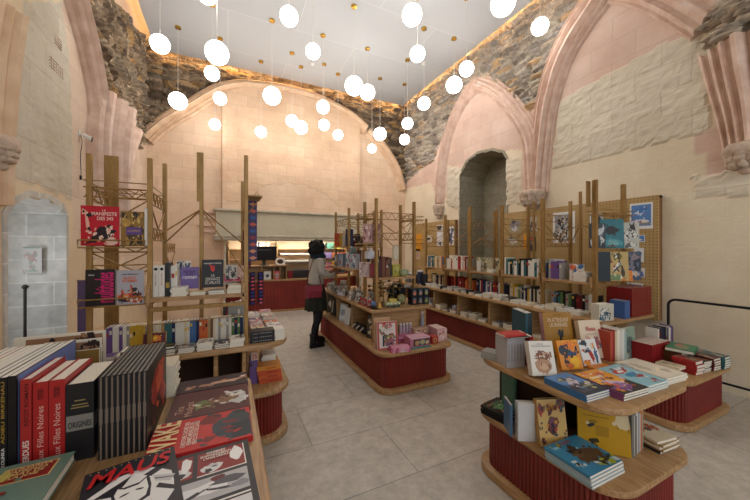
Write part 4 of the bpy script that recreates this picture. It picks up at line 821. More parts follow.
flats(2.19, .835, .205, .265, .0135, 3, 'CFC6B2', 'cream picture book lying at the front right corner of the right table', 'cream picture books', -4, [('D8D0C0', R_(.02, .02, .98, .98)), ('B8AC94', B_(.3, .6, .12, .2, .3)), ('A89C86', B_(.7, .25, .1, .1, .3)), ('7A94A0', B_(.08, .8, .05, .12))])
o = book(.14, .16, .014, 'D8842A', (2.05, 1.10, .80), 'up', 'small orange book lying below the white figure book', rz=-10)
# ---------------------------------------------------------------- near right table, lower ledge
p_ = pile(1.70, 1.53, .42, 4, (.2, .19, .0125), 'black', 'of the pile with a green leafy top on the low shelf', 'dark picture book pile', rz=10, jit=2, detail=True); art(p_[-1], [('5A8A5A', B_(.45, .55, .3, .15, .4)), ('3A6A44', B_(.6, .75, .2, .08, .3)), ('A83A30', B_(.3, .3, .07, .06)), ('C8B0A0', B_(.8, .5, .06, .07)), ('6A9A6A', B_(.25, .8, .12, .05))])
o = book(.12, .19, .014, '4A6A8A', (1.545, 1.325, .42), 'spine', 'thin blue album upright left of the pale grey books on the low shelf', rz=-30)
o = book(.12, .27, .016, '4A7060', (1.72, 1.44, .42), 'spine', 'green album standing behind the white block on the low shelf', rz=-6)
for k in range(3): o = book(.125, .225 - .004 * k, .018, ['C6C7CA', 'BDBFC4', 'A8B0C0'][k], (1.56 + .010 * k, 1.29 + .0165 * k, .42), 'face', f'pale grey book, {ORD[k]} from the front beside the fairy tale book', 'pale books on the low shelf', rz=-30)
o = book(.17, .25, .036, 'D0B078', (1.625, 1.205, .422), 'face', 'cream fairy tale book with ornate gold and red frame on the low shelf', rz=-20, tilt=10)
art(o, [('C9A86A', R_(.03, .03, .97, .97)), ('6A4438', B_(.2, .8, .06, .05)), ('8A3A30', B_(.8, .82, .05, .05)), ('C08A3A', B_(.5, .82, .22, .09, .15)), ('5A3A38', B_(.5, .42, .19, .2, .08)), ('7A4A5A', B_(.5, .45, .13, .14, .1)), ('3A2A34', B_(.5, .36, .08, .1, .1))] + [(random.choice(['A8403A', '4A5A48', '6A3A3A', '3E4E5E']), B_(random.choice([.1, .9, random.random()]), random.random(), .035, .03)) for _ in range(24)])
ctext(o, 'CONTES', .3, .76, .4, .1, '7A4A20'); mb = MB(); mb.box(-.0012, 0, .001, -.0003, .25, .035); mb.build('wood_toned_spine', M('B08850', .6), o)
for k in range(4):
    o = book(.27, .24, .0145, ['8FA8B4', '9AB0BC', 'A8B4BA', '3E7EA0'][k], (1.555 - .004 * (k % 2), .865 + .003 * k, .42 + .0149 * k), 'up', f'blue picture book with a brown bear, {["lowest", "second from the bottom", "second from the top", "top copy"][k]} on the low shelf', 'bear picture books', rz=-1)
art(o, [('3E86AC', R_(0, 0, 1, 1)), ('5A4434', B_(.58, .42, .3, .22, .2)), ('6E543E', B_(.4, .52, .12, .1, .2)), ('4E3A2C', B_(.4, .66, .04, .04)), ('5A4434', B_(.52, .7, .04, .05)), ('A8B030', B_(.72, .14, .26, .1, .12)), ('2A3030', B_(.62, .14, .05, .06)), ('2A3030', B_(.76, .15, .05, .06)), ('2A3030', B_(.88, .17, .04, .05)), ('8AC0D0', B_(.2, .85, .12, .05, .3)), ('C8D8DC', B_(.12, .3, .06, .05))])
ctext(o, "L'OURS", .25, .84, .4, .08, '9A3A34')
o = book(.245, .27, .022, 'B8901E', (1.845, 1.10, .422), 'face', 'large mustard yellow book standing on the low shelf beside the bear books', rz=-50, tilt=8)
o.location = (1.83, 1.10, .422); art(o, [('D2C4A0', [(.72, .62), (.8, .52), (.99, .5), (.99, .99), (.78, .99)]), ('3A3420', B_(.25, .5, .05, .04)), ('8E7018', R_(.1, .66, .6, .68)), ('2E3038', B_(.3, .12, .05, .04)), ('A07C18', R_(.35, .3, .6, .5))])
cs = ['6A6A66', 'A8A49C', '3A3A3E', 'C0BCB4', '8A8A8C', 'B0B0B4', 'B86A2A', '9A8A78']; ns = ['grey', 'pale grey', 'charcoal', 'off-white', 'mid grey', 'silver', 'orange', 'taupe']
for k in range(8): book(.19, .235 - .01 * (k % 3), .0165, cs[k], (1.985 + .0185 * k, .905 + .002 * k, .42), 'spine', f'{ns[k]} album upright right of the yellow book on the low shelf', rz=-10, page=M('CFC8B8', .8))
pp = pile(2.245, .925, .42, 5, (.16, .17, .013), 'cream', 'of the pile at the front right of the low shelf', 'low shelf right pile', rz=-6, detail=True, colors=['charcoal', 'tan', 'cream', 'tan', 'cream']); rnd_art(pp[-1], ['B85A44', '6A7A5A', 'D8C8A0', '4A4A4E'], 9, .18)

# ---------------------------------------------------------------- end ledge of the right wall unit
for k in range(9):
    o = book(.17, .20, .034, '8E2226', (3.66 + .0387 * k, 1.50, .43), 'spine', f'red boxed volume, {ORD[k]} from the left on the end ledge of the wall unit', 'red volumes on the end ledge', c=.002, page=M('DCD4C8', .8))
row((3.52, 1.70, .43), 0, .26, 'behind the red volumes on the end ledge', 'books behind the red volumes', ['grey', 'teal', 'charcoal', 'white'], tr=(.02, .04), hr=(.26, .29), dr=(.04, .05), detail=True)
row((4.02, 1.60, .43), 0, .36, 'right of the red volumes on the end ledge', 'tall books on the end ledge', ['charcoal', 'navy', 'white', 'purple', 'black', 'white'], tr=(.02, .035), hr=(.27, .30), dr=(.1, .12), detail=True)
o = book(.24, .33, .024, '8AA090', (3.50, 1.69, .43), 'face', 'large grey-green cover standing on the end ledge under the encyclopedias', tilt=3); rnd_art(o, ['A8B0A0', '6A8078', 'B8B4A0', '5A6A68'], 8, .3)
spots = [(3.66, 1.37, 'cream', 3, .022), (3.80, 1.30, 'red', 4, .03), (3.95, 1.30, 'charcoal', 6, .016), (4.08, 1.27, 'maroon', 5, .022), (4.22, 1.25, 'teal', 5, .022), (3.93, 1.45, 'brown', 5, .026), (4.10, 1.44, 'cream', 5, .027), (4.26, 1.42, 'grey', 5, .022)]
for (x, y, cn, n_, t) in spots:
    pp = pile(x, y, .43, n_, (.125, .17, t), cn, f'of the {cn} pile on the wall unit\'s end ledge{" at the back" if y > 1.4 else ""}', f'{cn} pile on the end ledge', detail=True, rz=random.uniform(-6, 6), jit=2)
    rnd_art(pp[-1], ['B8A080', '8A5A44', 'C8C0B0', '6A6A60', 'A08468'], 8, .2)
o = book(.2, .27, .03, '2E7050', (4.12, 1.33, .575), 'lay', 'green book lying on top of the piles by the black rail', rz=12); art(o, [('3A8660', R_(.03, .03, .97, .97)), ('9A8A70', B_(.5, .5, .25, .3, .3)), ('B86A5A', B_(.6, .3, .1, .12))])
# encyclopedias and display tower
for k in range(9):
    o = book(.25, .315, .042, '7E1C1C', (3.985 + .047 * k, 1.815, .80), 'spine', f'tall red encyclopedia volume with gilt bands, {ORD[k]} from the left on the wall unit end', 'red encyclopedia volumes', c=.003)
    mb = MB(); [mb.add([(-.0008, y, .003), (-.0008, y, .039), (-.0008, y + .010, .039), (-.0008, y + .010, .003)], [(0, 1, 2, 3)]) for y in (.04, .12, .2, .27)]; mb.build('gilt_bands', M('7A4A2A', .5), o)
for k in range(3):
    o = book(.15, .19, .036, '3E5C94', (3.81 + .037 * k, 1.80 + .003 * k, .80), 'spine', f'blue thick novel, {ORD[k]} from the left beside the encyclopedias', 'three blue novels', rz=-4)
o = book(.2, .175, .09, 'C8C4B4', (3.475, 1.95, .80), 'face', 'chunky cream book with a blue wave picture left of the blue novels', rz=-10); rnd_art(o, ['3A6080', '22303E', 'D8D8D0', '4A7890'], 9, .28, (.1, .1, .9, .6))
o = book(.235, .34, .02, '2E7482', (3.93, 2.10, 1.555), 'face', 'teal book with a black leaf shape displayed on the right tower', rz=-38, tilt=4)
art(o, [('2A2A2E', [(.2, .6), (.3, .75), (.5, .76), (.85, .62), (.55, .48), (.3, .46)]), ('4A98A4', B_(.5, .2, .4, .12, .2))]); ctext(o, 'Birnam\nL\'ARBRE', .3, .12, .45, .15, 'B8DCD8', bold=False)
o = book(.2, .3, .02, 'B8B8B0', (4.14, 2.02, 1.555), 'face', 'grey cover with black flowers right of the teal book on the tower', rz=-38); rnd_art(o, ['6A6A68', '2E2E30', 'D8D8D0'], 12, .2)
o = book(.16, .29, .03, '38424C', (3.83, 2.17, 1.555), 'face', 'dark cover with white sketch left of the teal book on the tower', rz=-38); rnd_art(o, ['C8CCD0', '22262C'], 7, .2)
o = book(.22, .33, .025, 'C0A468', (3.92, 2.04, 1.185), 'face', 'tan illustrated cover with a stout green emblem on the tower\'s lower display', rz=-38, tilt=3)
art(o, [('6A6A20', B_(.5, .85, .2, .1, .1)), ('3A3A20', B_(.5, .85, .12, .06, .1)), ('8A3A3A', B_(.15, .7, .1, .1)), ('E0DCD0', B_(.5, .5, .25, .09, .2, .6)), ('3E4650', B_(.5, .44, .25, .03, .2, .6)), ('6E8A5A', B_(.4, .12, .3, .1, .3)), ('4A3A30', B_(.75, .3, .1, .15))])
o = book(.22, .33, .025, '4A5268', (4.13, 2.02, 1.185), 'face', 'slate blue night scene cover on the tower\'s lower display', rz=-38); rnd_art(o, ['6A7088', '2E3444', '8A7A80'], 8, .3)
book(.15, .33, .08, '1E2A34', (3.80, 2.12, 1.185), 'face', 'black-blue book left of the tan illustrated cover on the tower', rz=-38)
o = book(.11, .12, .012, 'D07A28', (4.03, 1.93, 1.185), 'face', 'small orange animal face cover in front of the tan cover on the tower', rz=-32, tilt=12); art(o, [('E8943A', B_(.5, .5, .35, .3, .15)), ('3A2A20', B_(.36, .52, .05, .05)), ('3A2A20', B_(.62, .52, .05, .05)), ('3A2A20', B_(.5, .35, .06, .05))])
o = book(.18, .17, .012, '3E4E78', (4.16, 1.94, 1.2), 'face', 'navy picture book with red streak at the right of the lower display', rz=-30, tilt=14, roll=-10); rnd_art(o, ['8A3A3A', '5A78A8', '22304E', 'C0B0A0'], 8, .25)

# ---------------------------------------------------------------- right wall unit: rows per bay
pal2 = ['white', 'grey', 'charcoal', 'white', 'navy', 'cream', 'red', 'teal', 'black', 'tan', 'white', 'brown']
bay = ['nearest', 'second nearest', 'middle', 'second farthest', 'farthest']
shelfpal = [['navy', 'white', 'grey', 'grey', 'purple', 'orange'], ['white', 'black', 'white', 'charcoal', 'white', 'teal', 'grey'], ['charcoal', 'white', 'grey'], ['white', 'red', 'grey', 'white', 'white'], ['navy', 'teal', 'blue', 'orange', 'tan', 'cream']]
tabpal = [['black', 'charcoal', 'white', 'green', 'teal', 'blue', 'grey', 'maroon'], ['white', 'yellow', 'cream', 'green', 'charcoal', 'white', 'grey', 'navy'], ['purple', 'maroon', 'navy', 'blue', 'red', 'white', 'navy'], ['red', 'maroon', 'white', 'teal', 'black', 'red', 'orange'], ['navy', 'black', 'cream', 'brown', 'white', 'maroon']]
for i in range(5):
    ya, yb = YB[i], YB[i + 1]; Lb = yb - ya - .1
    if i == 2:
        for q, (yy_, cn) in enumerate(((3.96, '8A8268'), (3.78, '9A947C'), (3.55, '6E6650'))):
            o = book(.16, .235, .018, cn, (3.80, yy_, 1.165), 'face', f'sepia framed picture cover, {ORD[q]} from the left on the middle wall bay', 'sepia covers on the wall bay', rz=-80, tilt=6, detail=False); rnd_art(o, ['C8C0A0', '5A5444', 'B0A888'], 7, .3)
        pile(3.80, 3.58, 1.165, 3, (.12, .17, .016), 'white', 'of the low pile on the middle wall bay shelf', 'low white pile on the wall shelf', rz=90); row((3.76, 3.9, 1.165), -90, .05, 'in front of the sepia covers', 'white books by the sepia covers', ['white'], tr=(.02, .024), hr=(.17, .19))
    else:
        Ls = Lb if i else Lb * .42
        row((3.74, yb - .05, 1.165), -90, Ls, f'on the upper shelf of the {bay[i]} wall bay', f'upper shelf of the {bay[i]} wall bay', shelfpal[i], tr=(.018, .042), hr=(.18, .25), dr=(.15, .2))
    row((3.86, yb - .04, .80), -90, Lb + .03, f'on the tabletop row of the {bay[i]} wall bay', f'tabletop row of the {bay[i]} wall bay', tabpal[i], tr=(.02, .04), hr=(.17, .22), dr=(.12, .15))
    for q in range(4):
        y = yb - .1 - q * (Lb / 4 + .012); cn = random.choice(['white', 'white', 'cream', 'grey', 'charcoal']); pp = pile(3.60 + .02 * (q % 2), y, .80, 2 + (q * 7 + i * 3) % 4, (.12, .17, .014), cn, f'of the {ORD[q]} tabletop pile from the left, {bay[i]} wall bay', f'tabletop piles of the {bay[i]} wall bay', rz=90)
        rnd_art(pp[-1], ['8A5A44', '5A6A7A', 'D8D4C8', '3A3A3E'], 5, .2)
    for q in range(3):
        y = yb - .13 - q * .2; cn = random.choice(['white', 'cream', 'grey']); pp = pile(3.56, y, .43, 2 + (q * 5 + i) % 4, (.13, .17, .017), cn, f'of the {ORD[q]} low ledge pile from the left, {bay[i]} wall bay', f'low ledge piles of the {bay[i]} wall bay', rz=90)
        rnd_art(pp[-1], ['8A5A44', '6A5A7A', 'D8D4C8', '3A3A3E'], 5, .22)
o = book(.15, .2, .02, 'E0DED8', (3.78, 2.36, 1.165), 'face', 'colourful child-drawing cover on the nearest wall bay shelf', rz=-75, detail=True); rnd_art(o, ['8A4A94', 'D86A3A', '4A6A9A', 'E8E4E0'], 10, .25)
pile(3.83, 2.22, 1.165, 6, (.14, .2, .017), 'white', 'of the thick white pile on the nearest wall bay shelf', 'thick white pile on the wall shelf', rz=90, detail=True)
o = book(.19, .25, .02, 'B4B8BC', (3.80, 2.66, 1.165), 'face', 'grey portrait cover facing out on the nearest wall bay shelf', rz=-75, detail=True); rnd_art(o, ['8A8A90', '6A6A70', 'C8CCD0'], 7, .3)
o = book(.14, .21, .03, 'C8C4BC', (3.62, 3.02, .43), 'spine', 'cream and red book standing on the low ledge of the second nearest wall bay', rz=-90)
row((3.60, 5.95, .80), -90, .5, 'on the tabletop beyond the last bronze post of the wall unit', 'books beyond the last wall post', ['navy', 'white', 'charcoal', 'brown', 'teal'], tr=(.02, .05), hr=(.12, .24))
# ---------------------------------------------------------------- pendant globes
GLOW = emis('globe_glass_lit', (1, .955, .90), 10.5)
CORD = M('D8D4CC', .6)
# pixel of the globe's centre, depth along the view, radius
GL = [(160, 44, 4.37, .123), (178, 101, 5.83, .155), (217, 53, 4.38, .155), (212, 73.5, 5.28, .118), (220, 98.5, 6.14, .12), (215, 124.5, 6.75, .115), (289, 16.5, 4.29, .123), (313, 51.5, 5.1, .118),
      (272, 96, 5.65, .155), (261, 132, 6.9, .12), (292, 121, 6.6, .125), (301, 127.5, 7.1, .148), (323, 107, 6.05, .123), (324, 125, 7.0, .12), (338, 135, 7.4, .118), (354, 86, 5.32, .155), (367.5, 92.5, 6.45, .155),
      (412, 15, 4.70, .148), (417.5, 54, 5.12, .123), (503, 3, 4.08, .155), (540, 26.5, 4.78, .123), (466.5, 69, 5.13, .118), (454, 85, 6.14, .155), (424, 103.5, 5.86, .118), (407.5, 123.5, 6.84, .123), (380, 134, 7.59, .155), (404.5, 139.5, 7.87, .128), (372, 148.5, 8.05, .11), (207, -6, 4.2, .123)]
gm = None
for (px, py, dz, R) in GL:
    r = (px - 375) / CF; x = dz * (S_ + r * C_); y = dz * (C_ - r * S_); z = CH + dz * (247 - py) / CF
    side = 'left' if x < .5 else 'right' if x > 2.9 else 'middle'
    root = empty('pendant_lamp', (x, y, CEIL))
    mb = MB(); mb.lathe([(.012, -.034), (.05, -.03), (.052, -.002), (.05, 0)], (0, 0, 0), 20); autosmooth(mb.build('canopy', BRASSB, root))
    mb = MB(); mb.tube([(0, 0, -.03), (0, 0, z - CEIL + R)], .0035, 6); mb.build('cord', CORD, root)
    mb = MB(); mb.lathe([(.018, 0), (.02, .012), (.008, .03)], (0, 0, z - CEIL + R - .006), 12); mb.build('lamp_cap', BRASSB, root)
    mb = MB(); mb.ball((0, 0, z - CEIL), R, 32, 18); mb.build('globe', GLOW, root, smooth=True)
    root['px'] = px; root['py'] = py
    size = 'large' if R > .14 else 'small'
    tag(root, '', 'lamp', 'white globe pendant lamps under the ceiling')
    root['_s'] = size
LL = sorted([o for o in COL.objects if o.name.startswith('pendant_lamp')], key=lambda o: (o['px']))
for k, o in enumerate(LL):
    hgt = 'highest' if o['py'] < 30 else 'high' if o['py'] < 70 else 'mid-height' if o['py'] < 110 else 'low'
    n_ = len(LL); pos = (f'{ORD[k]} globe counted from the left' if k < n_ / 2 else f'{ORD[n_ - 1 - k]} globe counted from the right')
    o['label'] = f'{o["_s"]} {hgt} hanging white globe lamp on a thin cord, {pos}'
    del o['px']; del o['py']; del o['_s']
# ceiling detectors
for (px, py, nm_) in ((312, 63, 'left of the middle, by a globe'), (424, 63, 'nearer the right wall')):
    d = ray(px, py); t = (CEIL - CH) / d[2]; root = empty('smoke_detector', (d[0] * t, d[1] * t, CEIL))
    mb = MB(); mb.lathe([(.02, -.05), (.045, -.045), (.055, -.02), (.06, 0)], n=18); mb.build('housing', M('DAD8D4', .5), root, smooth=True)
    tag(root, f'small white smoke detector on the grey ceiling, {nm_}', 'detector', None)
# ---------------------------------------------------------------- posters, boards
def pegboard(name, y0, y1, z0, z1, label):
    root = empty(name, (4.8, (y0 + y1) / 2, z0))
    m = PEG.copy(); n, l, b = nt(m)
    tc = n.new('ShaderNodeTexCoord'); mp = n.new('ShaderNodeMapping'); mp.inputs['Scale'].default_value = (0, 25, 25)
    fr = n.new('ShaderNodeVectorMath'); fr.operation = 'FRACTION'; sb = n.new('ShaderNodeVectorMath'); sb.operation = 'SUBTRACT'; sb.inputs[1].default_value = (0, .5, .5)
    ln = n.new('ShaderNodeVectorMath'); ln.operation = 'LENGTH'; cp = n.new('ShaderNodeMath'); cp.operation = 'LESS_THAN'; cp.inputs[1].default_value = .17
    l.new(tc.outputs['Object'], mp.inputs['Vector']); l.new(mp.outputs[0], fr.inputs[0]); l.new(fr.outputs[0], sb.inputs[0]); l.new(sb.outputs[0], ln.inputs[0]); l.new(ln.outputs['Value'], cp.inputs[0])
    mx = n.new('ShaderNodeMix'); mx.data_type = 'RGBA'; src = b.inputs['Base Color'].links[0].from_socket; l.new(cp.outputs[0], mx.inputs[0]); l.new(src, mx.inputs[6]); mx.inputs[7].default_value = rgb('6E5636'); l.new(mx.outputs[2], b.inputs['Base Color'])
    mb = MB(); mb.box(-.03, y0 - (y0 + y1) / 2, 0, .0, y1 - (y0 + y1) / 2, z1 - z0); mb.build('perforated_panel', m, root)
    mb = MB(); h = (y1 - y0) / 2
    for q in (-h, h - .03): mb.box(.0, q, 0, .07, q + .03, z1 - z0)
    mb.box(0, -h, z1 - z0 - .03, .07, h, z1 - z0); mb.build('side_frame', grainy('frame_wood', '7E5638', '8E6644', 6), root)
    return tag(root, label, 'board')
pegboard('pegboard', 1.90, 4.28, .66, 2.21, 'large perforated wooden display board with posters on the right wall')
pegboard('pegboard', 5.66, 7.45, .66, 2.21, 'smaller perforated wooden board beyond the deep wall niche')
def poster(px0, py0, px1, py1, label, border, shapes, xw=4.766, name='poster', cat='poster', grp=None):
    (ya, za), (yb, zb) = RX(px0, (py0 + py1) / 2, xw), RX(px1, (py0 + py1) / 2, xw); zt = RX((px0 + px1) / 2, py0, xw)[1]; zl = RX((px0 + px1) / 2, py1, xw)[1]
    w = abs(ya - yb); h = zt - zl; mb = MB(); mb.box(0, 0, 0, w, h, .004); o = mb.build(name, M(border, .5))
    o.matrix_world = Matrix(((0, 0, -1, xw), (-1, 0, 0, max(ya, yb)), (0, 1, 0, zl), (0, 0, 0, 1)))
    o['w'] = w; o['h'] = h; o['t'] = .004; tag(o, label, cat, grp)
    if shapes: art(o, shapes, name='printed_picture')
    return o
def scrib(cols, n, sz=.14, a=0, b=1): return [(random.choice(cols), B_(random.uniform(.12, .88), random.uniform(a + .1, b - .1), sz * random.uniform(.5, 1), sz * random.uniform(.4, .9), .5, random.random() * 3)) for _ in range(n)]
poster(630, 203, 653, 229, 'blue sky and white town poster at the top right of the large pegboard', 'E4E2DE', [('5A86C0', R_(.07, .12, .93, .93)), ('4A78B8', B_(.5, .75, .3, .1, .3)), ('C8D4E4', B_(.4, .6, .2, .03, .3)), ('E0DCD6', B_(.5, .3, .38, .07, .4)), ('8A8A80', B_(.5, .2, .4, .04, .3)), ('C86A4A', B_(.45, .32, .04, .05))])
poster(633, 235, 645, 242, 'small blue landscape postcard below the blue town poster', 'DCDCDC', [('5A86C0', R_(.05, .1, .95, .9)), ('D8D4CC', B_(.5, .3, .3, .15)), ('C86A4A', B_(.45, .3, .1, .1))])
poster(634, 248, 644, 262, 'white card with a blue curved arrow on the large pegboard', 'E2E2E0', [('3A7EB4', B_(.5, .62, .3, .16, .1)), ('E2E2E0', B_(.5, .56, .2, .1, .1)), ('3A7EB4', B_(.35, .3, .08, .06))])
poster(636, 268, 645, 277, 'small white and blue card at the lower right of the pegboard', 'DCDCDC', [('3A6EA8', B_(.5, .5, .3, .25, .2))])
poster(627, 283, 643, 290, 'blue and white printed card just above the encyclopedias', 'DCDCDC', [('4A66A8', R_(.03, .05, .9, .8))])
poster(553, 212, 575, 243, 'tall white poster of a dense grey ink drawing, middle of the pegboard', 'E2E0DC', [('9AA0A8', R_(.1, .1, .9, .92))] + scrib(['2E3238', '5A6068', 'C8CCD0', '3A4048', 'B8B0A0'], 26))
poster(590, 213, 603, 243, 'white poster of a dark ink drawing partly behind the right tower', 'E2E0DC', [('6A6E74', R_(.1, .08, .9, .92))] + scrib(['2E3238', '44484E', 'C8CCD0'], 14))
poster(509, 219, 521, 233, 'round-headed grey figure picture, upper left of the large pegboard', 'A89A78', [('8A8E98', B_(.5, .6, .4, .35)), ('3E424A', B_(.4, .8, .2, .12)), ('C8C8CC', B_(.5, .3, .2, .2))])
poster(530, 217, 537, 232, 'narrow grey portrait photo between two bronze posts', 'B8B4A8', scrib(['3A3A40', '6A6A6E', 'C8C4BC'], 8, .25))
poster(508, 236, 518, 246, 'pale sketch of a seated figure below the round-headed picture', 'A89A78', [('C8C4BC', B_(.5, .5, .4, .35, .4)), ('4A4A4E', B_(.4, .8, .2, .1))])
poster(524, 234, 529, 249, 'small orange leaf-shaped card on the large pegboard', 'E0921E', [('E8A030', B_(.5, .5, .3, .4))])
poster(529, 237, 536, 251, 'dark portrait card with a red cap on the large pegboard', '3A3A40', [('C84A4A', B_(.5, .85, .35, .1)), ('8A7A70', B_(.5, .6, .25, .15))])
poster(437, 225, 443, 246, 'cut-out picture of a dark-haired figure in white on the far board', 'D8D8DC', [('26242A', B_(.4, .85, .45, .13)), ('C8A890', B_(.5, .72, .2, .06)), ('E0E0E4', B_(.5, .35, .4, .3)), ('3A3A44', B_(.5, .12, .2, .06))])
poster(447, 227, 454, 245, 'white poster with blue-black lattice drawing on the far board', 'E0E2E6', scrib(['2E3A5C', '4A5670', '8A94A8'], 12, .18))
poster(416, 234, 422, 251, 'plain orange banner at the left end of the far board', 'D8962A', [])
poster(425, 235, 432, 243, 'small pale picture of dark glasses on the far board', 'CFC4B0', [('3A3A3E', B_(.5, .5, .35, .2, .4))])
poster(414, 249, 420, 259, 'faded pink card low on the far board', 'CBB09A', [('B89A84', B_(.5, .5, .3, .3))])
# left niche poster
(xa, za), (xb, zb) = RY(22, 247, 4.352), RY(42, 273, 4.352)
mb = MB(); w, h = xb - xa, za - zb; mb.box(0, 0, 0, w, h, .004); o = mb.build('poster', M('BEBAB6', .6))
o.matrix_world = Matrix(((1, 0, 0, xa), (0, 0, -1, 4.352), (0, 1, 0, zb), (0, 0, 0, 1))); o['w'] = w; o['h'] = h; o['t'] = .004
tag(o, 'faded poster of a green and red figure drawing inside the left wall niche', 'poster'); art(o, [('6A8A70', R_(.05, .95, .95, .99))] + [('A88E88', B_(.5, .6, .18, .12, .4)), ('98A294', B_(.45, .4, .1, .12, .4)), ('A0968F', B_(.55, .25, .15, .06, .5)), ('AE928C', B_(.25, .7, .08, .05, .4)), ('8E9A8C', B_(.5, .1, .3, .03, .3)), ('A08C86', B_(.7, .75, .05, .1, .4))], name='printed_picture')
(xa, za) = RY(25, 287, 4.2)
root = empty('stanchion', (xa, 4.2, .55)); DK = M('33302E', .4, .3)
mb = MB(); mb.tube([(0, 0, .03), (0, 0, za - .55)], .012, 10); mb.build('pole', DK, root)
mb = MB(); mb.lathe([(.09, 0), (.09, .012), (.03, .03)], n=20); mb.build('base', DK, root)
mb = MB(); mb.ball((0, 0, za - .55), .024, 12, 8); mb.tube([(0, 0, za - .56), (.0, .06, za - .55)], .008, 8); mb.build('head', DK, root)
tag(root, 'thin dark pole with a small head standing inside the left niche', 'pole')
mb = MB(); mb.box(-.28, -.02, 0, .28, .02, .0); root = empty('window_ledge', (-1.72, 3.88, .5)); mb = MB(); mb.bbox(-.44, -.47, 0, .15, .48, .05, .006); mb.build('sill', STONE_G, root); root['kind'] = 'structure'; root.name = 'trim_22'
# security camera
y_, z_ = RX(79, 133, -1.57); root = empty('security_camera', (-1.57, y_, z_)); root.scale = (.55, .55, 1); WHT = M('D8D6D2', .4)
mb = MB(); mb.lathe([(.035, 0), (.035, .012), (.015, .02)], n=16, T=Matrix.Rotation(R90, 4, 'Y')); mb.build('mount', WHT, root)
mb = MB(); mb.tube([(.01, 0, 0), (.07, .02, -.01)], .01, 8); mb.tube([(.05, .03, -.012), (.18, .07, -.045)], [.026, .028], 14); mb.build('housing', WHT, root)
mb = MB(); mb.tube([(.18, .07, -.045), (.20, .077, -.05)], [.03, .026], 14); mb.build('lens', BLACKM, root)
mb = MB(); mb.tube(catmull([(.0, .0, 0), (.04, .03, -.08), (.01, .05, -.25), (.015, .06, -.45), (.02, .04, -.5)], 5), .006, 6); mb.bbox(0, .02, -.54, .03, .07, -.49, .004); mb.build('cable', BLACKM, root)
tag(root, 'small white and black security camera with a dangling cable on the left wall', 'camera')
# black rail at the right wall
root = empty('safety_rail', (4.6, 1.0, 0)); pts = [(0, .74, 0), (0, .74, .90)] + [(0, .74 - .07 * (1 - math.cos(a)), .90 + .07 * math.sin(a)) for a in (.4, .8, 1.2, 1.57)] + [(0, -3.2, .97)]
mb = MB(); mb.tube(pts, .0135, 10); mb.build('top_rail', BLACKM, root)
mb = MB(); mb.tube([(0, .74, .17), (0, -3.2, .17)], .012, 8); mb.build('bottom_rail', BLACKM, root)
for y in (-1.2, -3.1): mb = MB(); mb.tube([(0, y, 0), (0, y, .97)], .012, 8); mb.build('upright', BLACKM, root)
tag(root, 'long black metal rail with rounded corner running along the right wall', 'rail')
# purple strip at the left
x_, z_ = RY(81, 281, 2.9); root = empty('banner', (x_, 2.95, .80)); mb = MB(); mb.bbox(-.035, -.01, 0, .04, .015, z_ - .80, .003); mb.build('cloth', M('5E4E74', .7), root)
mb = MB(); mb.tube([(-.04, .002, z_ - .80), (.045, .002, z_ - .80)], .005, 6); mb.build('top_rod', BRASS, root); tag(root, 'narrow dull purple upright banner left of the display tower', 'banner')

for (a, b, c, d, lb) in ((55, 37, 63, 48, 'small faded reddish emblem painted high on the left wall blocks'), (50, 62, 65, 74, 'faded lines of red painted writing below the emblem on the left wall')):
    (ya, zt), (yb, zb) = RX(a, (b + d) / 2, -1.555), RX(c, (b + d) / 2, -1.555); zt = RX((a + c) / 2, b, -1.555)[1]; zb = RX((a + c) / 2, d, -1.555)[1]; mb = MB()
    root = empty('wall_inscription', (-1.575, min(ya, yb), zb)); tag(root, lb, 'inscription')
    for k in range(4):
        z = (zt - zb) * (k + .5) / 4; W_ = abs(yb - ya); mb = MB(); p = []
        for q in range(13): p.append((.012, W_ * (.04 + q / 13.5), z + (.008 if q % 2 else -.008) * random.uniform(.5, 1.3)))
        mb.tube(p, .0045, 5); mb.build('painted_line', M('BCA08E', .9), root)
# ---------------------------------------------------------------- goods
def thing(name, label, cat, p, rz=0, grp=None): return tag(empty(name, p, math.radians(rz)), label, cat, grp)
def flatfront(o_parent, shapes, w, h, y, x0=0, z0=0, name='printed_picture'):
    cols = []; mb = MB()
    for k, (c, P) in enumerate(shapes):
        if c not in cols: cols.append(c)
        P = clip([(px * w, pz * h) for px, pz in P], w, h, .001); mb.add([(x0 + a, y - .0004 - .00015 * k, z0 + b) for a, b in P], [tuple(range(len(P)))], cols.index(c))
    return mb.build(name, [M(c, .4) for c in cols], o_parent)
def gbox(name, label, cat, p, w, d, h, col, shapes, rz=0, grp=None, top=None):
    """box with its front's lower left corner at p"""
    r = thing(name, label, cat, p, rz, grp); mb = MB(); mb.bbox(0, 0, 0, w, d, h, .0025); mb.build('carton', M(col, .4), r)
    if shapes: flatfront(r, shapes, w, h, 0)
    if top: mb = MB(); mb.poly([(.008, .008), (w - .008, .008), (w - .008, d - .008), (.008, d - .008)], h + .0006); mb.build('lid_print', M(top, .4), r)
    return r
ZL, ZT = .44, .83
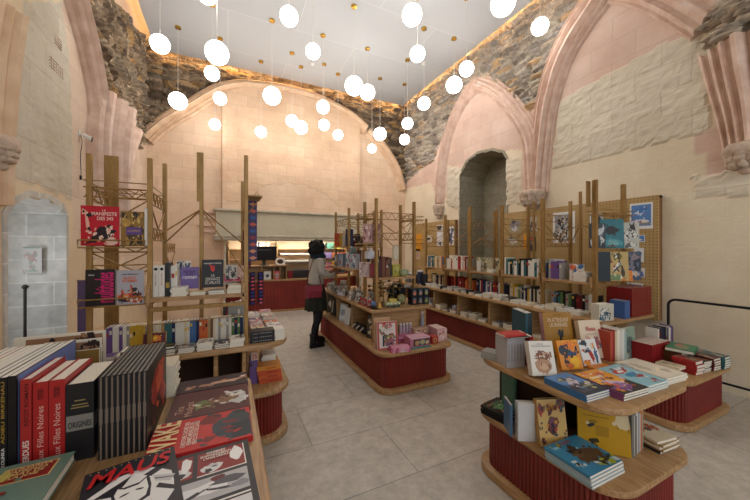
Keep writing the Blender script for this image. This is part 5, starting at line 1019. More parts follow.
# front ledge of the island
o = book(.235, .30, .03, 'D8C4BC', (1.475, 3.03, ZL), 'face', 'large white picture book with a red floral border on the island front ledge', rz=-8, tilt=6)
art(o, [('B84A48', R_(.0, .0, 1, 1)), ('DCD4D0', R_(.09, .06, .91, .94)), ('C87A78', B_(.5, .84, .25, .05, .4)), ('8AA0B0', B_(.5, .84, .1, .03, .3))] + scrib(['C87070', '8A4A4A', '6A8A6A'], 10, .04, .0, 1) + [('3A3E58', R_(.25, .12, .34, .5)), ('A8A050', R_(.34, .42, .86, .52)), ('9A6A78', B_(.6, .28, .26, .13, .3)), ('C8A0A0', B_(.55, .3, .1, .06)), ('5A3A4A', B_(.7, .2, .1, .05)), ('4A5A6A', B_(.45, .2, .08, .08))])
ctext(o, 'le jardin', .28, .66, .45, .07, '9A9AA4', bold=False)
book(.19, .33, .02, 'C09A78', (1.47, 3.10, ZL), 'face', 'tan patterned book peeking above the red-bordered picture book', rz=-8, tilt=4)
for k in range(3): gbox('gift_box', f'flat pink craft box, {["lowest", "middle", "topmost"][k]} of three at the island corner', 'box', (1.56 + .004 * k, 2.865, ZL + .0165 * k), .22, .13, .016, ['C0587C', 'C86A8C', 'BE5A80'][k], [('E0B8C8', R_(.1, .2, .9, .8)), ('A84068', B_(.3, .5, .1, .3)), ('E8D8DC', B_(.6, .5, .1, .3))], -12, 'flat pink craft boxes', 'D898B0')
gbox('gift_box', 'long pink box with white edging behind the cameo box', 'box', (1.80, 3.12, ZL), .34, .14, .07, 'C0688C', [('E4C8D4', R_(.02, .8, .98, .95)), ('A84A70', R_(.05, .1, .95, .7)), ('D8A0B8', B_(.3, .4, .1, .2))], -3)
gbox('gift_box', 'pink box with gold cameo medallions, front of the island ledge', 'box', (1.84, 2.93, ZL), .26, .15, .105, 'C07894', [('5A4038', R_(.16, .12, .98, .8)), ('C8A078', B_(.35, .42, .12, .24)), ('7AA098', B_(.62, .46, .16, .3, .1)), ('C8A878', B_(.62, .46, .1, .2, .1)), ('D8B0A0', B_(.86, .4, .1, .2)), ('E0C8D0', R_(.0, .88, 1, 1))], -3, None, 'D8A8BC')
gbox('gift_box', 'small red box with a gold portrait at the island\'s front right', 'box', (2.14, 2.93, ZL), .085, .1, .085, 'A84038', [('C89860', B_(.5, .5, .3, .35, .15)), ('6A3028', B_(.5, .5, .15, .2))], -3)
gbox('gift_box', 'square pale box with face print behind the cameo box', 'box', (2.03, 3.14, ZL + .07), .2, .1, .07, 'BC9A84', [('E0C8B4', B_(.3, .5, .18, .32)), ('6A4A40', B_(.3, .6, .12, .15)), ('A87060', B_(.75, .5, .16, .3)), ('E8D8C8', B_(.75, .45, .08, .15))], -3)
gbox('gift_box', 'tall pinkish box at the right end of the island ledge', 'box', (2.25, 2.98, ZL), .14, .22, .15, 'C89AA0', [('D8B4B4', R_(.05, .05, .95, .95))] + scrib(['C88088', 'E0D0CC', 'B86870'], 10, .15), -3, None, 'D8C0BC')
gbox('notebook', 'teal flat notebook lying under the cameo box on the island ledge', 'notebook', (1.80, 2.87, ZL), .28, .05, .008, '4A7A78', [], -3)
for k in range(4):
    r = thing('figurine', f'small white tube figure, {ORD[k]} of four inside the island front cubby', 'figurine', (1.90 + .045 * k, 3.24, ZL), 0, 'four white tubes in the island cubby')
    mb = MB(); mb.lathe([(.016, 0), (.018, .02), (.018, .15), (.012, .17)], n=12); mb.build('tube', M('B8A8B8', .5), r); mb = MB(); mb.ball((0, 0, .185), .017, 10, 7); mb.build('cap', M('D8D0D4', .5), r)
r = thing('bottle', 'slim blue-grey bottle at the right of the island cubby', 'bottle', (2.21, 3.235, ZL)); mb = MB(); mb.lathe([(.02, 0), (.024, .02), (.022, .2), (.01, .26), (.01, .3)], n=14); mb.build('body', M('8A94A8', .3), r, smooth=True); mb = MB(); mb.lathe([(.012, .29), (.012, .32)], n=10); mb.build('cap', M('C8CCD4'), r)
# left ledge cubbies of the island (facing the aisle)
def LB(px, py, z=ZL): v = RZ(px, py, z); return v
def fface(px, w, h, t, col, label, shapes, y=None, z=ZL, x=1.56, tilt=8):
    o = book(w, h, t, col, (x, y, z), 'face', label, rz=-72, tilt=tilt); art(o, shapes) if shapes else None; return o
for (y, w, h, col, lab, sh) in ((5.22, .2, .3, '33302E', 'dark album with a pale label in the farthest island cubby', [('C8C4BC', B_(.5, .5, .2, .15))]), (4.95, .18, .28, '2A2C30', 'black framed picture in the far island cubby', [('B8B8B4', R_(.15, .15, .3, .85))]), (4.52, .17, .26, 'A8B4BC', 'pale blue book facing out of the island\'s middle cubby', [('C8D0D4', R_(.1, .1, .9, .9)), ('8A9AA8', B_(.5, .5, .3, .2))]), (4.28, .12, .24, 'BFC4C4', 'white spined album beside the pale blue book', [])):
    fface(0, w, h, .02, col, lab, sh, y=y)
for k in range(3):
    r = thing('shoe_toy', f'dark striped toy, {["left", "middle", "right"][k]} of three in the near island cubby', 'toy', (1.60, 3.92 - .13 * k, ZL), -80, 'dark toys in the near island cubby'); mb = MB(); mb.ball((0, 0, .05), .055, 12, 8, sc=(1.1, .8, .9), bump=.3, seed=k); mb.build('body', M('2A282C', .6), r, smooth=True); mb = MB(); [mb.ball((.02 * q - .03, -.045, .04 + .015 * q), .012, 8, 6) for q in range(4)]; mb.build('spots', M('C8C0B4', .6), r)
o = book(.16, .27, .02, '3A3432', (1.58, 3.52, ZL), 'face', 'black and cream patterned board book at the near end of the island side', rz=-75, tilt=6); art(o, [('D0C4AC', B_(.3, .75, .2, .08, .3)), ('D0C4AC', B_(.6, .5, .25, .08, .3)), ('D0C4AC', B_(.35, .25, .2, .08, .3)), ('D0C4AC', B_(.7, .85, .1, .05))])
# island top, left part: plush grey-white creatures and small sets
PL = M('9A958E', .95); PL2 = M('C9C4BC', .95); PL3 = M('6A6662', .95)
def plush(p, s, mats, label, seed, grp='grey and white soft toys on the island', ears=True):
    r = thing('soft_toy', label, 'toy', p, random.uniform(-120, -60), grp)
    mb = MB(); mb.ball((0, 0, s * .5), s * .5, 14, 10, sc=(1, .9, 1), bump=.25, seed=seed); mb.build('body', mats[0], r, smooth=True)
    mb = MB(); mb.ball((0, -s * .15, s * 1.15), s * .36, 14, 10, bump=.12, seed=seed + 3); mb.ball((0, -s * .45, s * 1.08), s * .14, 10, 7); mb.build('head', mats[1], r, smooth=True)
    if ears: mb = MB(); [mb.ball((q * s * .24, -s * .1, s * 1.5), s * .14, 9, 7, sc=(.7, .5, 1.5)) for q in (-1, 1)]; mb.build('ears', mats[0], r, smooth=True)
    mb = MB(); [mb.tube([(q * s * .3, -s * .2, s * .7), (q * s * .5, -s * .5, s * .35)], [s * .13, s * .1], 8) for q in (-1, 1)]; [mb.tube([(q * s * .25, -s * .2, s * .15), (q * s * .35, -s * .7, s * .12)], [s * .16, s * .13], 8) for q in (-1, 1)]; mb.build('limbs', mats[1], r, smooth=True)
    mb = MB(); [mb.ball((q * s * .13, -s * .47, s * 1.22), s * .04, 6, 5) for q in (-1, 1)]; mb.build('eyes', BLACKM, r)
    return r
pl = [(1.62, 4.98), (1.74, 4.86), (1.60, 4.80), (1.72, 4.62), (1.58, 4.58), (1.60, 4.40), (1.78, 4.42), (1.62, 4.20), (1.76, 4.20), (1.57, 4.02), (1.72, 4.0), (1.60, 3.82), (1.80, 3.84)]
for k, (x, y) in enumerate(pl):
    plush((x, y, ZT), random.uniform(.07, .10), [(PL, PL2), (PL2, PL), (PL3, PL2)][k % 3], f'{["grey", "cream", "dark grey"][k % 3]} soft toy, {ORD[len(pl) - 1 - k]} from the near end of the heap on the island top', k)
for k, (x, y, c) in enumerate(((1.56, 5.2, '8A8A8C'), (1.66, 5.3, '5A5A60'), (1.78, 5.15, 'A8A4A0'))): gbox('toy_box', f'{["grey", "charcoal", "pale grey"][k]} toy box near the visitor on the island top', 'box', (x, y, ZT), .09, .08, .11 + .02 * k, c, scrib(['C8C4BC', '3A3A40'], 5, .3), -60)
gbox('card_box', 'low lilac card box at the island top\'s left edge', 'box', (1.52, 4.52, ZT), .15, .1, .05, 'A8A4B8', [('C8C4D4', R_(.1, .1, .9, .9))], -72)
for k in range(5):
    r = plush((1.57 + .035 * (k % 2), 3.66 - .06 * k, ZT), .062, (M('C8B8B4', .9), M('D8CCC8', .9)) if k % 2 else (M('9A8A88', .9), M('B04840', .9)), f'small cream and red soft toy, {ORD[k]} from the far side at the island\'s near left', 20 + k, 'small cream and red soft toys')
r = thing('figurine', 'blue bauble figure with a yellow cone at the island top corner', 'figurine', (1.575, 3.33, ZT)); mb = MB(); mb.ball((0, 0, .06), .036, 14, 10); mb.build('bauble', M('5A6E94', .25), r, smooth=True); mb = MB(); mb.lathe([(.035, 0), (.002, .09)], (.07, -.02, 0), 12); mb.build('cone', M('D0A050', .4), r); mb = MB(); mb.lathe([(.07, 0), (.07, .01)], (.03, 0, 0), 20); mb.build('base', BLACKM, r)
# golden branching jewellery / ornament stands
GO = M('8A6E3C', .35, .6)
for k, (x, y) in enumerate(((1.74, 3.50), (1.86, 3.62), (1.78, 3.72), (1.95, 3.52))):
    r = thing('ornament_stand', f'gilded branching ornament stand, {["nearest the corner", "second from the corner", "behind the others", "rightmost"][k]} on the island top', 'ornament', (x, y, ZT), 0, 'gilded ornament stands')
    r.scale = (1.3, 1.3, 1.1); mb = MB(); mb.lathe([(.04, 0), (.04, .008), (.008, .02)], n=14); mb.tube([(0, 0, .01), (0, 0, .26)], .004, 6); mb.build('stem', GO, r)
    random.seed(50 + k)
    for q in range(9):
        a = random.random() * 6.28; zz = .06 + .023 * q; e = (math.cos(a) * .06, math.sin(a) * .06, zz + .03)
        mb = MB(); mb.tube([(0, 0, zz), e], .003, 5); mb.build('branch', GO, r)
        mb = MB(); mb.ball((e[0], e[1], e[2] - .012), .016, 10, 7, bump=.3, seed=q); mb.build('pendant', [GO, M('7A5A3A', .4, .3), M('C8B078', .3, .5), M('4A4A50', .4)][q % 4], r)
random.seed(99)
for k, (x, y, c) in enumerate(((2.02, 3.66, '22302E'), (2.12, 3.70, '1E2628'))):
    r = thing('ornament', f'dark green feathery ornament, {["left", "right"][k]} one behind the globe', 'ornament', (x, y, ZT), 0, 'dark feathery ornaments'); mb = MB(); mb.ball((0, 0, .12), .07, 14, 10, sc=(1, 1, 1.5), bump=.6, seed=k); mb.build('plume', M(c, .8), r); mb = MB(); mb.lathe([(.035, 0), (.035, .01), (.01, .03)], n=12); mb.build('base', BLACKM, r)
r = thing('toy_train', 'pale green and yellow tin train in front of the gilded stands on the island', 'toy', (1.73, 3.30, ZT), -3)
mb = MB(); mb.bbox(0, 0, .02, .20, .07, .065, .008); mb.build('body', M('A8AE80', .3), r); mb = MB(); mb.bbox(.05, .005, .065, .15, .065, .10, .006); mb.build('roof', M('C8B860', .3), r)
for q in range(4): mb = MB(); mb.lathe([(.018, -.006), (.018, .006)], n=14, T=Matrix.Translation((.03 + .047 * q, -.004, .02)) @ Matrix.Rotation(R90, 4, 'X')); mb.build('wheel', M('4A5A50', .4), r)
flatfront(r, [('D8D8B8', R_(.05, .3, .95, .8)), ('6A8A70', B_(.25, .5, .06, .2)), ('8A6A40', B_(.5, .5, .06, .2)), ('6A8A70', B_(.75, .5, .06, .2))], .2, .045, 0, 0, .02)
mb = MB(); mb.lathe([(.008, .1), (.012, .14)], (.04, .035, -.03), 8); mb.build('chimney', GO, r)
r = thing('globe', 'small antique globe on a stand between the tin train and the black boxes', 'globe', (2.0, 3.40, ZT)); mb = MB(); mb.ball((0, 0, .078), .058, 24, 16); mb.build('sphere', grainy('globe_paper', '6E7A5A', 'B8A070', 9), r, smooth=True); mb = MB(); mb.lathe([(.035, 0), (.03, .012), (.008, .02)], n=16); mb.tube([(.0 + .063 * math.sin(a), 0, .078 - .063 * math.cos(a)) for a in [i * .3 for i in range(11)]], .003, 6); mb.build('stand', GO, r)
fc = ['C07860', 'A08A80', '9AA068', 'A86850', '8A7A70', '8A9A50']
for k in range(6):
    i, j = k % 3, k // 3; x, z = 2.11 + .088 * i, ZT + .0 + .105 * (1 - j)
    gbox('mug_box', f'black window box holding a {["coral", "beige", "lime", "terracotta", "brown", "olive"][k]} item, {["upper", "lower"][j]} row {["left", "middle", "right"][i]}', 'box', (x, 3.32 - .004 * i, z), .084, .10, .103, '1E2128', [('3A3E48', R_(.15, .15, .85, .85)), (fc[k], B_(.5, .42, .26, .27, .1)), ('5A80B0', B_(.5, .78, .16, .08))], 0, 'black window boxes on the island')
gbox('mug_box', 'plain black box at the left of the window boxes', 'box', (2.03, 3.50, ZT), .09, .1, .2, '202228', [], 0)
gbox('sign', 'small white price card behind the black boxes', 'sign', (2.12, 3.52, ZT + .2), .1, .02, .04, 'B8B4AC', [], 0)
# tower shelf of the island (z 1.19): green vases, pink and maroon books, hanging bags
r = thing('vase', 'pale green pottery bowl on the bronze tower shelf of the island', 'vase', (2.08, 3.48, 1.19)); mb = MB(); mb.lathe([(.035, 0), (.05, .01), (.065, .05), (.05, .075), (.055, .085)], n=20); mb.build('body', M('9AA680', .3), r, smooth=True); mb = MB(); mb.tube([(.06, 0, .03), (.085, 0, .045), (.06, 0, .07)], .006, 8); mb.build('handle', M('9AA680', .3), r)
gbox('gift_box', 'yellow-green carton on the bronze tower shelf beside the bowl', 'box', (1.93, 3.5, 1.19), .11, .1, .15, 'A8A040', [('B8B468', B_(.5, .6, .3, .25)), ('6A7A50', B_(.4, .4, .1, .15))], -3)
row((1.69, 3.46, 1.19), 0, .22, 'on the bronze tower shelf of the island', 'books on the island tower shelf', ['maroon', 'brown', 'charcoal', 'maroon'], tr=(.02, .035), hr=(.2, .26))
gbox('lampshade_box', 'white oval mirror-like card hanging above the pale green bowl', 'card', (2.02, 3.66, 1.38), .1, .01, .22, 'C0B090', [('D8D0BC', B_(.5, .5, .38, .45, .05, n=16))], -3)
for k, (x, w, c, lb) in enumerate(((1.52, .12, 'B8908C', 'pink'), (1.63, .13, 'B49088', 'rose-grey'), )):
    r = gbox('hanging_bag', f'{lb} patterned cloth bag hanging at the {["left", "right"][k]} of the island\'s left display', 'bag', (x, 3.52, 1.62), w - .01, .05, .24, c, scrib(['8A4A50', 'D8C8C4', '6A4A58'], 14, .12), -25, 'patterned hanging cloth bags')
    mb = MB(); mb.tube([(.03, .02, .23), (.05, .02, .31), (.08, .02, .23)], .004, 6); mb.build('strap', M('5A3A3A'), r)
r = gbox('hanging_bag', 'maroon cloth pouch standing lower beside the tall bronze post', 'bag', (1.60, 3.50, 1.19), .11, .05, .17, '7A3038', [('8A3A44', R_(.1, .1, .9, .9))], -30)
r = gbox('hanging_bag', 'pale printed cloth bag beside the maroon pouch on the island', 'bag', (1.50, 3.60, 1.19), .14, .04, .19, 'C0A8A0', scrib(['7A5A5A', '9A8A90', 'D8CCC4'], 14, .12), -30)
for k, (x, y, z, w, h, c, lb) in enumerate(((1.55, 4.06, 1.27, .13, .2, '9AA4B4', 'pale blue toy box with a white figure on the island side shelf'), (1.56, 4.25, 1.27, .1, .22, 'B8C0CC', 'light grey-blue box next to the glass jar'), (1.55, 4.6, 1.27, .12, .2, '8A96A8', 'slate blue toy box on the far island side shelf'), (1.56, 4.8, 1.27, .1, .18, 'A88A78', 'tan toy box at the far end of the island side shelf'))):
    gbox('toy_box', lb, 'box', (x, y, z), w, .07, h, c, scrib(['D8DCE0', '5A6A80', '8A5A50'], 8, .2), -65)
r = thing('jar', 'glass jar with dark rim on the island side shelf', 'jar', (1.62, 4.12, 1.27 + .2)); mb = MB(); mb.lathe([(.04, 0), (.055, .02), (.05, .08), (.03, .11)], n=16); mb.build('body', M('6A7270', .2), r, smooth=True); mb = MB(); mb.lathe([(.033, .1), (.033, .12)], n=12); mb.build('rim', BLACKM, r)
r = thing('paper_lantern', 'white folded paper house lantern high on the island display', 'lantern', (1.66, 3.62, 1.42)); mb = MB(); mb.add([(-.05, -.05, 0), (.05, -.05, 0), (.05, .05, 0), (-.05, .05, 0), (-.05, -.05, .08), (.05, -.05, .08), (.05, .05, .08), (-.05, .05, .08), (0, 0, .14)], [(0, 3, 2, 1), (0, 1, 5, 4), (1, 2, 6, 5), (2, 3, 7, 6), (3, 0, 4, 7), (4, 5, 8), (5, 6, 8), (6, 7, 8), (7, 4, 8)]); mb.build('paper_body', M('D4D8E4', .7), r); mb = MB(); mb.tube([(0, 0, .14), (0, 0, .22)], .002, 5); mb.build('string', BLACKM, r)
for k, (px, py, w, h, c, lb) in enumerate(((338, 250, .16, .24, 'B0482C', 'orange-red'), (348, 250, .14, .22, 'A8842C', 'ochre'), (356, 246, .12, .28, '2E3250', 'navy'))):
    y = (4.97, 4.7, 4.42)[k]; r = gbox('hanging_bag', f'{lb} tote bag hanging on the far island lattice', 'bag', (1.62, y, 1.56), w, .04, h, c, [], -60, 'plain tote bags on the far lattice'); mb = MB(); mb.tube([(w * .3, .02, h), (w * .5, .02, h + .06), (w * .7, .02, h)], .004, 6); mb.build('handle', M(c), r)
row((1.62, 4.45, 1.58), 0, .5, 'on the back shelf of the island', 'items on the island back shelf', ['charcoal', 'grey', 'brown', 'charcoal', 'maroon'], tr=(.03, .05), hr=(.14, .2))
for k in range(6): book(.02, .24, .16, ['3A3034', '5A3A34', '44444C', '2E2E34', '6A5A50', '38323A'][k], (1.72 + .075 * k, 4.36, 1.285), 'face', f'dark scarf hanging, {ORD[k]} from the left inside the island tower', 'dark scarves inside the island tower', name='hanging_scarf', detail=False)
for o in list(COL.objects):
    if o.name.startswith('hanging_scarf'): o['category'] = 'scarf'; o.scale = (2.6, 1, .18)
book(.26, .1, .06, '1E1C1E', (1.78, 4.33, 1.585), 'face', 'long black box on the back shelf of the island', detail=False)
# sock display of the left unit and goods near the counter
r = thing('display_bracket', 'small bronze shelf bracket with a wire hook on the left unit\'s right post', 'bracket', (.13, 2.72, 2.0)); mb = MB(); mb.bbox(0, 0, -.012, .13, .30, 0, .002); mb.build('plate', BRASS, r); mb = MB(); mb.tube([(.06, .1, 0), (.10, .1, .05), (.11, .1, .0)], .004, 6); mb.build('hook', BRASS, r); mb = MB(); mb.tube([(.12, .1, -.01), (.01, .1, -.16)], .005, 6); mb.build('strut', BRASS, r)
def sock(p, L, c1, c2, label, grp, seed, w=.045):
    r = thing('hanging_scarf' if L > .4 else 'sock', label, 'scarf' if L > .4 else 'sock', p, 20, grp); mb = MB(); mb.bbox(-w, -.012, -L, w, .012, 0, .006); mb.build('fabric', M(c1, .9), r)
    random.seed(seed); flatfront(r, [(random.choice(c2), [(.5 + a * .45, zz), (.5, zz + .035), (.5 - a * .45, zz), (.5, zz - .035)]) for zz in [i / 9 + .05 for i in range(9)] for a in (1,)], 2 * w, L, -.013, -w, -L, 'woven_pattern'); return r
sock((.19, 2.86, 1.97), .52, '4E4868', ['B85A50', '3E5A94', 'C88A70', '8A3A50'], 'long patterned scarf in red and blue hanging from the bronze bracket', None, 5, .04)
sock((.155, 3.02, 1.72), .34, '5A2A4A', ['8A3A50', '3A3A60'], 'short plum scarf hanging behind the patterned one', None, 6, .035)
for k in range(2): sock((.215 + .075 * k, 3.25, 1.32), .32, '26223A', ['C84A54', '3A3A8A', 'D0606A'], f'{["left", "right"][k]} dark sock with coral diamonds hanging beside the left unit', 'dark patterned socks', 9 + k, .026)
r = thing('display_bracket', 'low bronze sock rack holding two patterned socks', 'rack', (.16, 3.25, 1.34)); mb = MB(); mb.tube([(0, 0, 0), (.2, 0, 0)], .005, 6); mb.tube([(0, .02, -.9), (0, .02, .1)], .01, 8); mb.build('rod', BRASS, r)
random.seed(11)
# counter goods
r = thing('computer_monitor', 'black monitor seen from behind on the counter hutch', 'monitor', (.80, 7.95, 1.125), 8); mb = MB(); mb.bbox(-.30, -.02, .12, .30, .03, .46, .008); mb.build('housing', BLACKM, r); mb = MB(); mb.bbox(-.04, .0, 0, .04, .05, .26, .004); mb.lathe([(.12, 0), (.12, .012)], n=20); mb.build('stand', M('3A3C40', .4), r); mb = MB(); mb.bbox(-.16, -.028, .36, .16, -.02, .39, .002); mb.build('vent', M('4A4C50', .5), r)
r = thing('ring_clock', 'white oval ring-shaped clock on the counter hutch', 'clock', (1.17, 7.86, 1.125)); mb = MB(); mb.tube([(.11 * math.cos(a), 0, .085 + .08 * math.sin(a)) for a in [i * .2618 for i in range(24)]], .022, 10, closed=True); mb.build('ring', M('E8E4DC', .3), r, smooth=True); mb = MB(); mb.ball((0, .01, .085), .06, 12, 8, sc=(1.2, .3, .9)); mb.build('face', M('4A3A34', .5), r)
gbox('framed_card', 'small white framed card with a blue square in the counter cubby', 'card', (.78, 7.84, .78), .17, .03, .2, 'D0D0CE', [('3A4A68', B_(.5, .45, .25, .2, .1))], 6)
gbox('framed_card', 'pink card with a round black and white photo in the counter cubby', 'card', (1.10 - .08, 7.82, .78), .12, .03, .2, 'B85A64', [('B8B4AC', B_(.55, .45, .3, .3, .08)), ('4A4644', B_(.55, .45, .15, .16))], 2)
r = gbox('storage_bin', 'dark red and black storage bin on the counter behind the hutch', 'bin', (1.36, 7.9, .78), .75, .2, .2, '2A2628', [('7A2024', R_(0, 0, .15, 1))], 0)
for k, (z, rr, c, lb, x0, x1) in enumerate(((1.36, .035, 'C8C2B8', 'thin pale roll of wrapping paper on the alcove\'s upper holder', 1.28, 2.1), (1.16, .055, '9A958E', 'thick grey printed roll of wrapping paper on the lower holder', 1.34, 2.12))):
    r = thing('paper_roll', lb, 'roll', (x0, 8.66, z)); mb = MB(); mb.tube([(0, 0, 0), (x1 - x0, 0, 0)], rr, 18); mb.build('paper', M(c, .6), r); mb = MB(); [mb.tube([(q, 0, 0), (q + .03, 0, 0)], rr * .7, 12) for q in (-.035, x1 - x0)]; mb.build('end_cap', BLACKM, r); mb = MB(); [mb.bbox(q, -.01, 0, q + .01, .1, rr + .03, .001) for q in (-.03, x1 - x0 + .015)]; mb.build('bracket', DK, r)
row((.55, 8.76, 1.52), 0, .5, 'on the upper alcove shelf above the monitor', 'books above the monitor', ['white', 'grey', 'navy', 'white', 'cream'], tr=(.03, .05), hr=(.16, .2))
row((2.3, 8.76, 1.52), 0, .3, 'on the upper alcove shelf behind the visitor', 'books behind the visitor', ['white', 'grey', 'white'], tr=(.03, .05), hr=(.16, .2))
for k, (x, z, c, nm_) in enumerate(((2.62, 1.52, '4A7A68', 'green'), (2.84, 1.52, 'A8953A', 'yellow'), (2.56, 1.24, '7A6A94', 'purple'), (2.78, 1.24, 'A8623E', 'orange'), (3.0, 1.24, 'A04A32', 'red-orange'), (2.6, .93, '8A4A68', 'magenta'))):
    gbox('storage_box', f'{nm_} paper box on the alcove shelves right of the visitor', 'box', (x, 8.70, z), .19, .18, .17, c, [], 0, 'coloured paper boxes on the alcove shelves')
r = thing('lidded_pot', 'yellow container with rounded black top at the counter\'s right', 'pot', (2.62, 7.9, 1.085)); mb = MB(); mb.lathe([(.10, 0), (.11, .02), (.11, .11), (.1, .12)], n=20); mb.build('body', M('C8A040', .5), r, smooth=True); mb = MB(); mb.ball((0, 0, .13), .11, 16, 10, sc=(1, 1, 1)); mb.build('lid', BLACKM, r, smooth=True)
# items on tabletop of the unit behind the island
for k, (y, c, h, lb) in enumerate(((5.28, '2E3450', .26, 'navy round tin with white lid on the wall unit'), (5.12, '2A2A30', .2, 'black canister on the wall unit'), (5.75, '6A6A70', .15, 'grey canister at the far end of the wall unit'))):
    r = thing('canister', lb, 'canister', (3.56, y, .80)); mb = MB(); mb.lathe([(.055, 0), (.06, .01), (.06, h)], n=18); mb.build('body', M(c, .4), r); mb = MB(); mb.lathe([(.061, h), (.061, h + .03), (.05, h + .035)], n=18); mb.build('lid', M('C8C8CC' if k == 0 else c, .4), r)
for k, (y, h) in enumerate(((4.95, .16), (4.2, .14))):
    o = book(.13, h, .03, '8A96A4', (3.50, y, .43), 'face', f'colourful boxed card set, {["farther", "nearer"][k]} one on the wall unit\'s low ledge', rz=-70, tilt=5); rnd_art(o, ['C8D0D8', 'C86A3A', '4A6A9A', '3A6A50'], 8, .22)
gbox('sign', 'green exit-style marker high behind the island lattice', 'sign', (3.62, 7.96, 2.05), .22, .03, .09, '3E8A60', [('5AA07A', R_(.1, .2, .9, .8))], 0)
# ---------------------------------------------------------------- visitor
def skin_mesh(name, nodes, edges, mat_, parent=None, sub=2, root=0):
    me = bpy.data.meshes.new(name); me.from_pydata([n_[0] for n_ in nodes], edges, []); me.materials.append(mat_)
    o = bpy.data.objects.new(name, me); COL.objects.link(o); md = o.modifiers.new('skin', 'SKIN'); md.use_smooth_shade = True
    sv = me.skin_vertices[0].data
    for i, n_ in enumerate(nodes): sv[i].radius = n_[1] if isinstance(n_[1], tuple) else (n_[1], n_[1]); sv[i].use_root = (i == root)
    if sub: s_ = o.modifiers.new('sub', 'SUBSURF'); s_.levels = sub; s_.render_levels = sub
    if parent: o.parent = parent
    return o
# local frame: +x = facing direction, +y = her left, z up
P0 = (1.27, 4.84, 0)
root = tag(empty('person', P0, math.radians(8)), 'woman with curly dark hair, grey cardigan and dark skirt reading beside the island', 'person')
SKIN = M('B88C72', .6); KNIT = grainy('grey_knit', '9A948C', 'B8B2A8', 90, rough=.95, bump=.5); SKIRT = M('2A2C22', .95); TIGHT = M('131316', .7); BOOT = M('121214', .35); HAIR = grainy('dark_hair', '080707', '1A1412', 40, rough=.95, bump=.6); SCARF = M('1C2A36', .95)
nodes = [((0, 0, .90), (.13, .14)), ((.0, 0, 1.02), (.105, .12)), ((.01, 0, 1.2), (.10, .14)), ((.015, 0, 1.33), (.08, .12)), ((.02, 0, 1.42), .05), ((.035, 0, 1.47), .052), ((.045, 0, 1.54), (.085, .072)), ((.05, 0, 1.60), (.075, .065)),
         ((.015, -.15, 1.345), .05), ((.02, -.20, 1.16), .04), ((.20, -.16, 1.10), .034), ((.30, -.10, 1.17), .026), ((.345, -.085, 1.19), .024),       # right arm 8..12
         ((.015, .15, 1.345), .05), ((.03, .20, 1.15), .04), ((.20, .12, 1.12), .034), ((.30, .05, 1.17), .026), ((.345, .035, 1.19), .024),     # left arm 13..17
         ((-.01, -.085, .82), .085), ((.02, -.085, .48), .055), ((-.06, -.09, .30), .05), ((-.085, -.09, .09), .035), ((.03, -.095, .035), .03),   # right leg 18..22
         ((.0, .085, .82), .085), ((.05, .085, .48), .055), ((.04, .085, .30), .05), ((.02, .085, .09), .035), ((.13, .085, .035), .03)]            # left leg 23..27
edges = [(0, 1), (1, 2), (2, 3), (3, 4), (4, 5), (5, 6), (6, 7), (3, 8), (8, 9), (9, 10), (10, 11), (11, 12), (3, 13), (13, 14), (14, 15), (15, 16), (16, 17), (0, 18), (18, 19), (19, 20), (20, 21), (21, 22), (0, 23), (23, 24), (24, 25), (25, 26), (26, 27)]
# fingers and thumbs, curled round the book
for base, sy in ((12, -1), (17, 1)):
    bx, by, bz = nodes[base][0]
    for q, (dz_, L) in enumerate(((.026, .060), (.009, .068), (-.009, .064), (-.026, .050))):
        a = len(nodes); nodes += [((bx + .035, by + .004 * sy, bz + dz_), .0088), ((bx + .035 + L * .45, by - .006 * sy, bz + dz_ * 1.1), .0080), ((bx + .03 + L * .75, by - .026 * sy, bz + dz_ * 1.1), .0068)]; edges += [(base, a), (a, a + 1), (a + 1, a + 2)]
    a = len(nodes); nodes += [((bx + .01, by - .022 * sy, bz + .026), .0095), ((bx + .038, by - .036 * sy, bz + .04), .0082)]; edges += [(base, a), (a, a + 1)]
body = skin_mesh('body', nodes, edges, SKIN, root)
# clothes
def off(i, r): return (nodes[i][0], r)
skin_mesh('cardigan', [((0, 0, .93), (.135, .165)), ((0, 0, 1.03), (.125, .15)), ((.01, 0, 1.2), (.115, .155)), ((.015, 0, 1.33), (.10, .14)), ((.02, 0, 1.395), .075), off(8, .066), off(9, .058), off(10, .046), ((.285, -.11, 1.16), .036), off(13, .066), off(14, .058), off(15, .046), ((.285, .06, 1.16), .036)],
          [(0, 1), (1, 2), (2, 3), (3, 4), (3, 5), (5, 6), (6, 7), (7, 8), (3, 9), (9, 10), (10, 11), (11, 12)], KNIT, root)
mb = MB(); N = 40; rings = []
for z, rx, ry in ((.98, .125, .15), (.93, .135, .16), (.85, .15, .17), (.72, .155, .175), (.60, .16, .18), (.565, .162, .182)):
    fl = max(0, (.95 - z)) * .05; rings.append(([((rx + fl * math.cos(9 * t)) * math.cos(t) + .0, (ry + fl * math.cos(9 * t)) * math.sin(t)) for t in [2 * math.pi * i / N for i in range(N)]], z))
mb.stack(rings[::-1]); mb.build('skirt', SKIRT, root, smooth=True)
skin_mesh('tights', [((0, 0, .86), .1)] + [off(i, nodes[i][1] + .006) for i in (18, 19, 20, 21)] + [off(i, nodes[i][1] + .006) for i in (23, 24, 25, 26)], [(0, 1), (1, 2), (2, 3), (3, 4), (0, 5), (5, 6), (6, 7), (7, 8)], TIGHT, root)
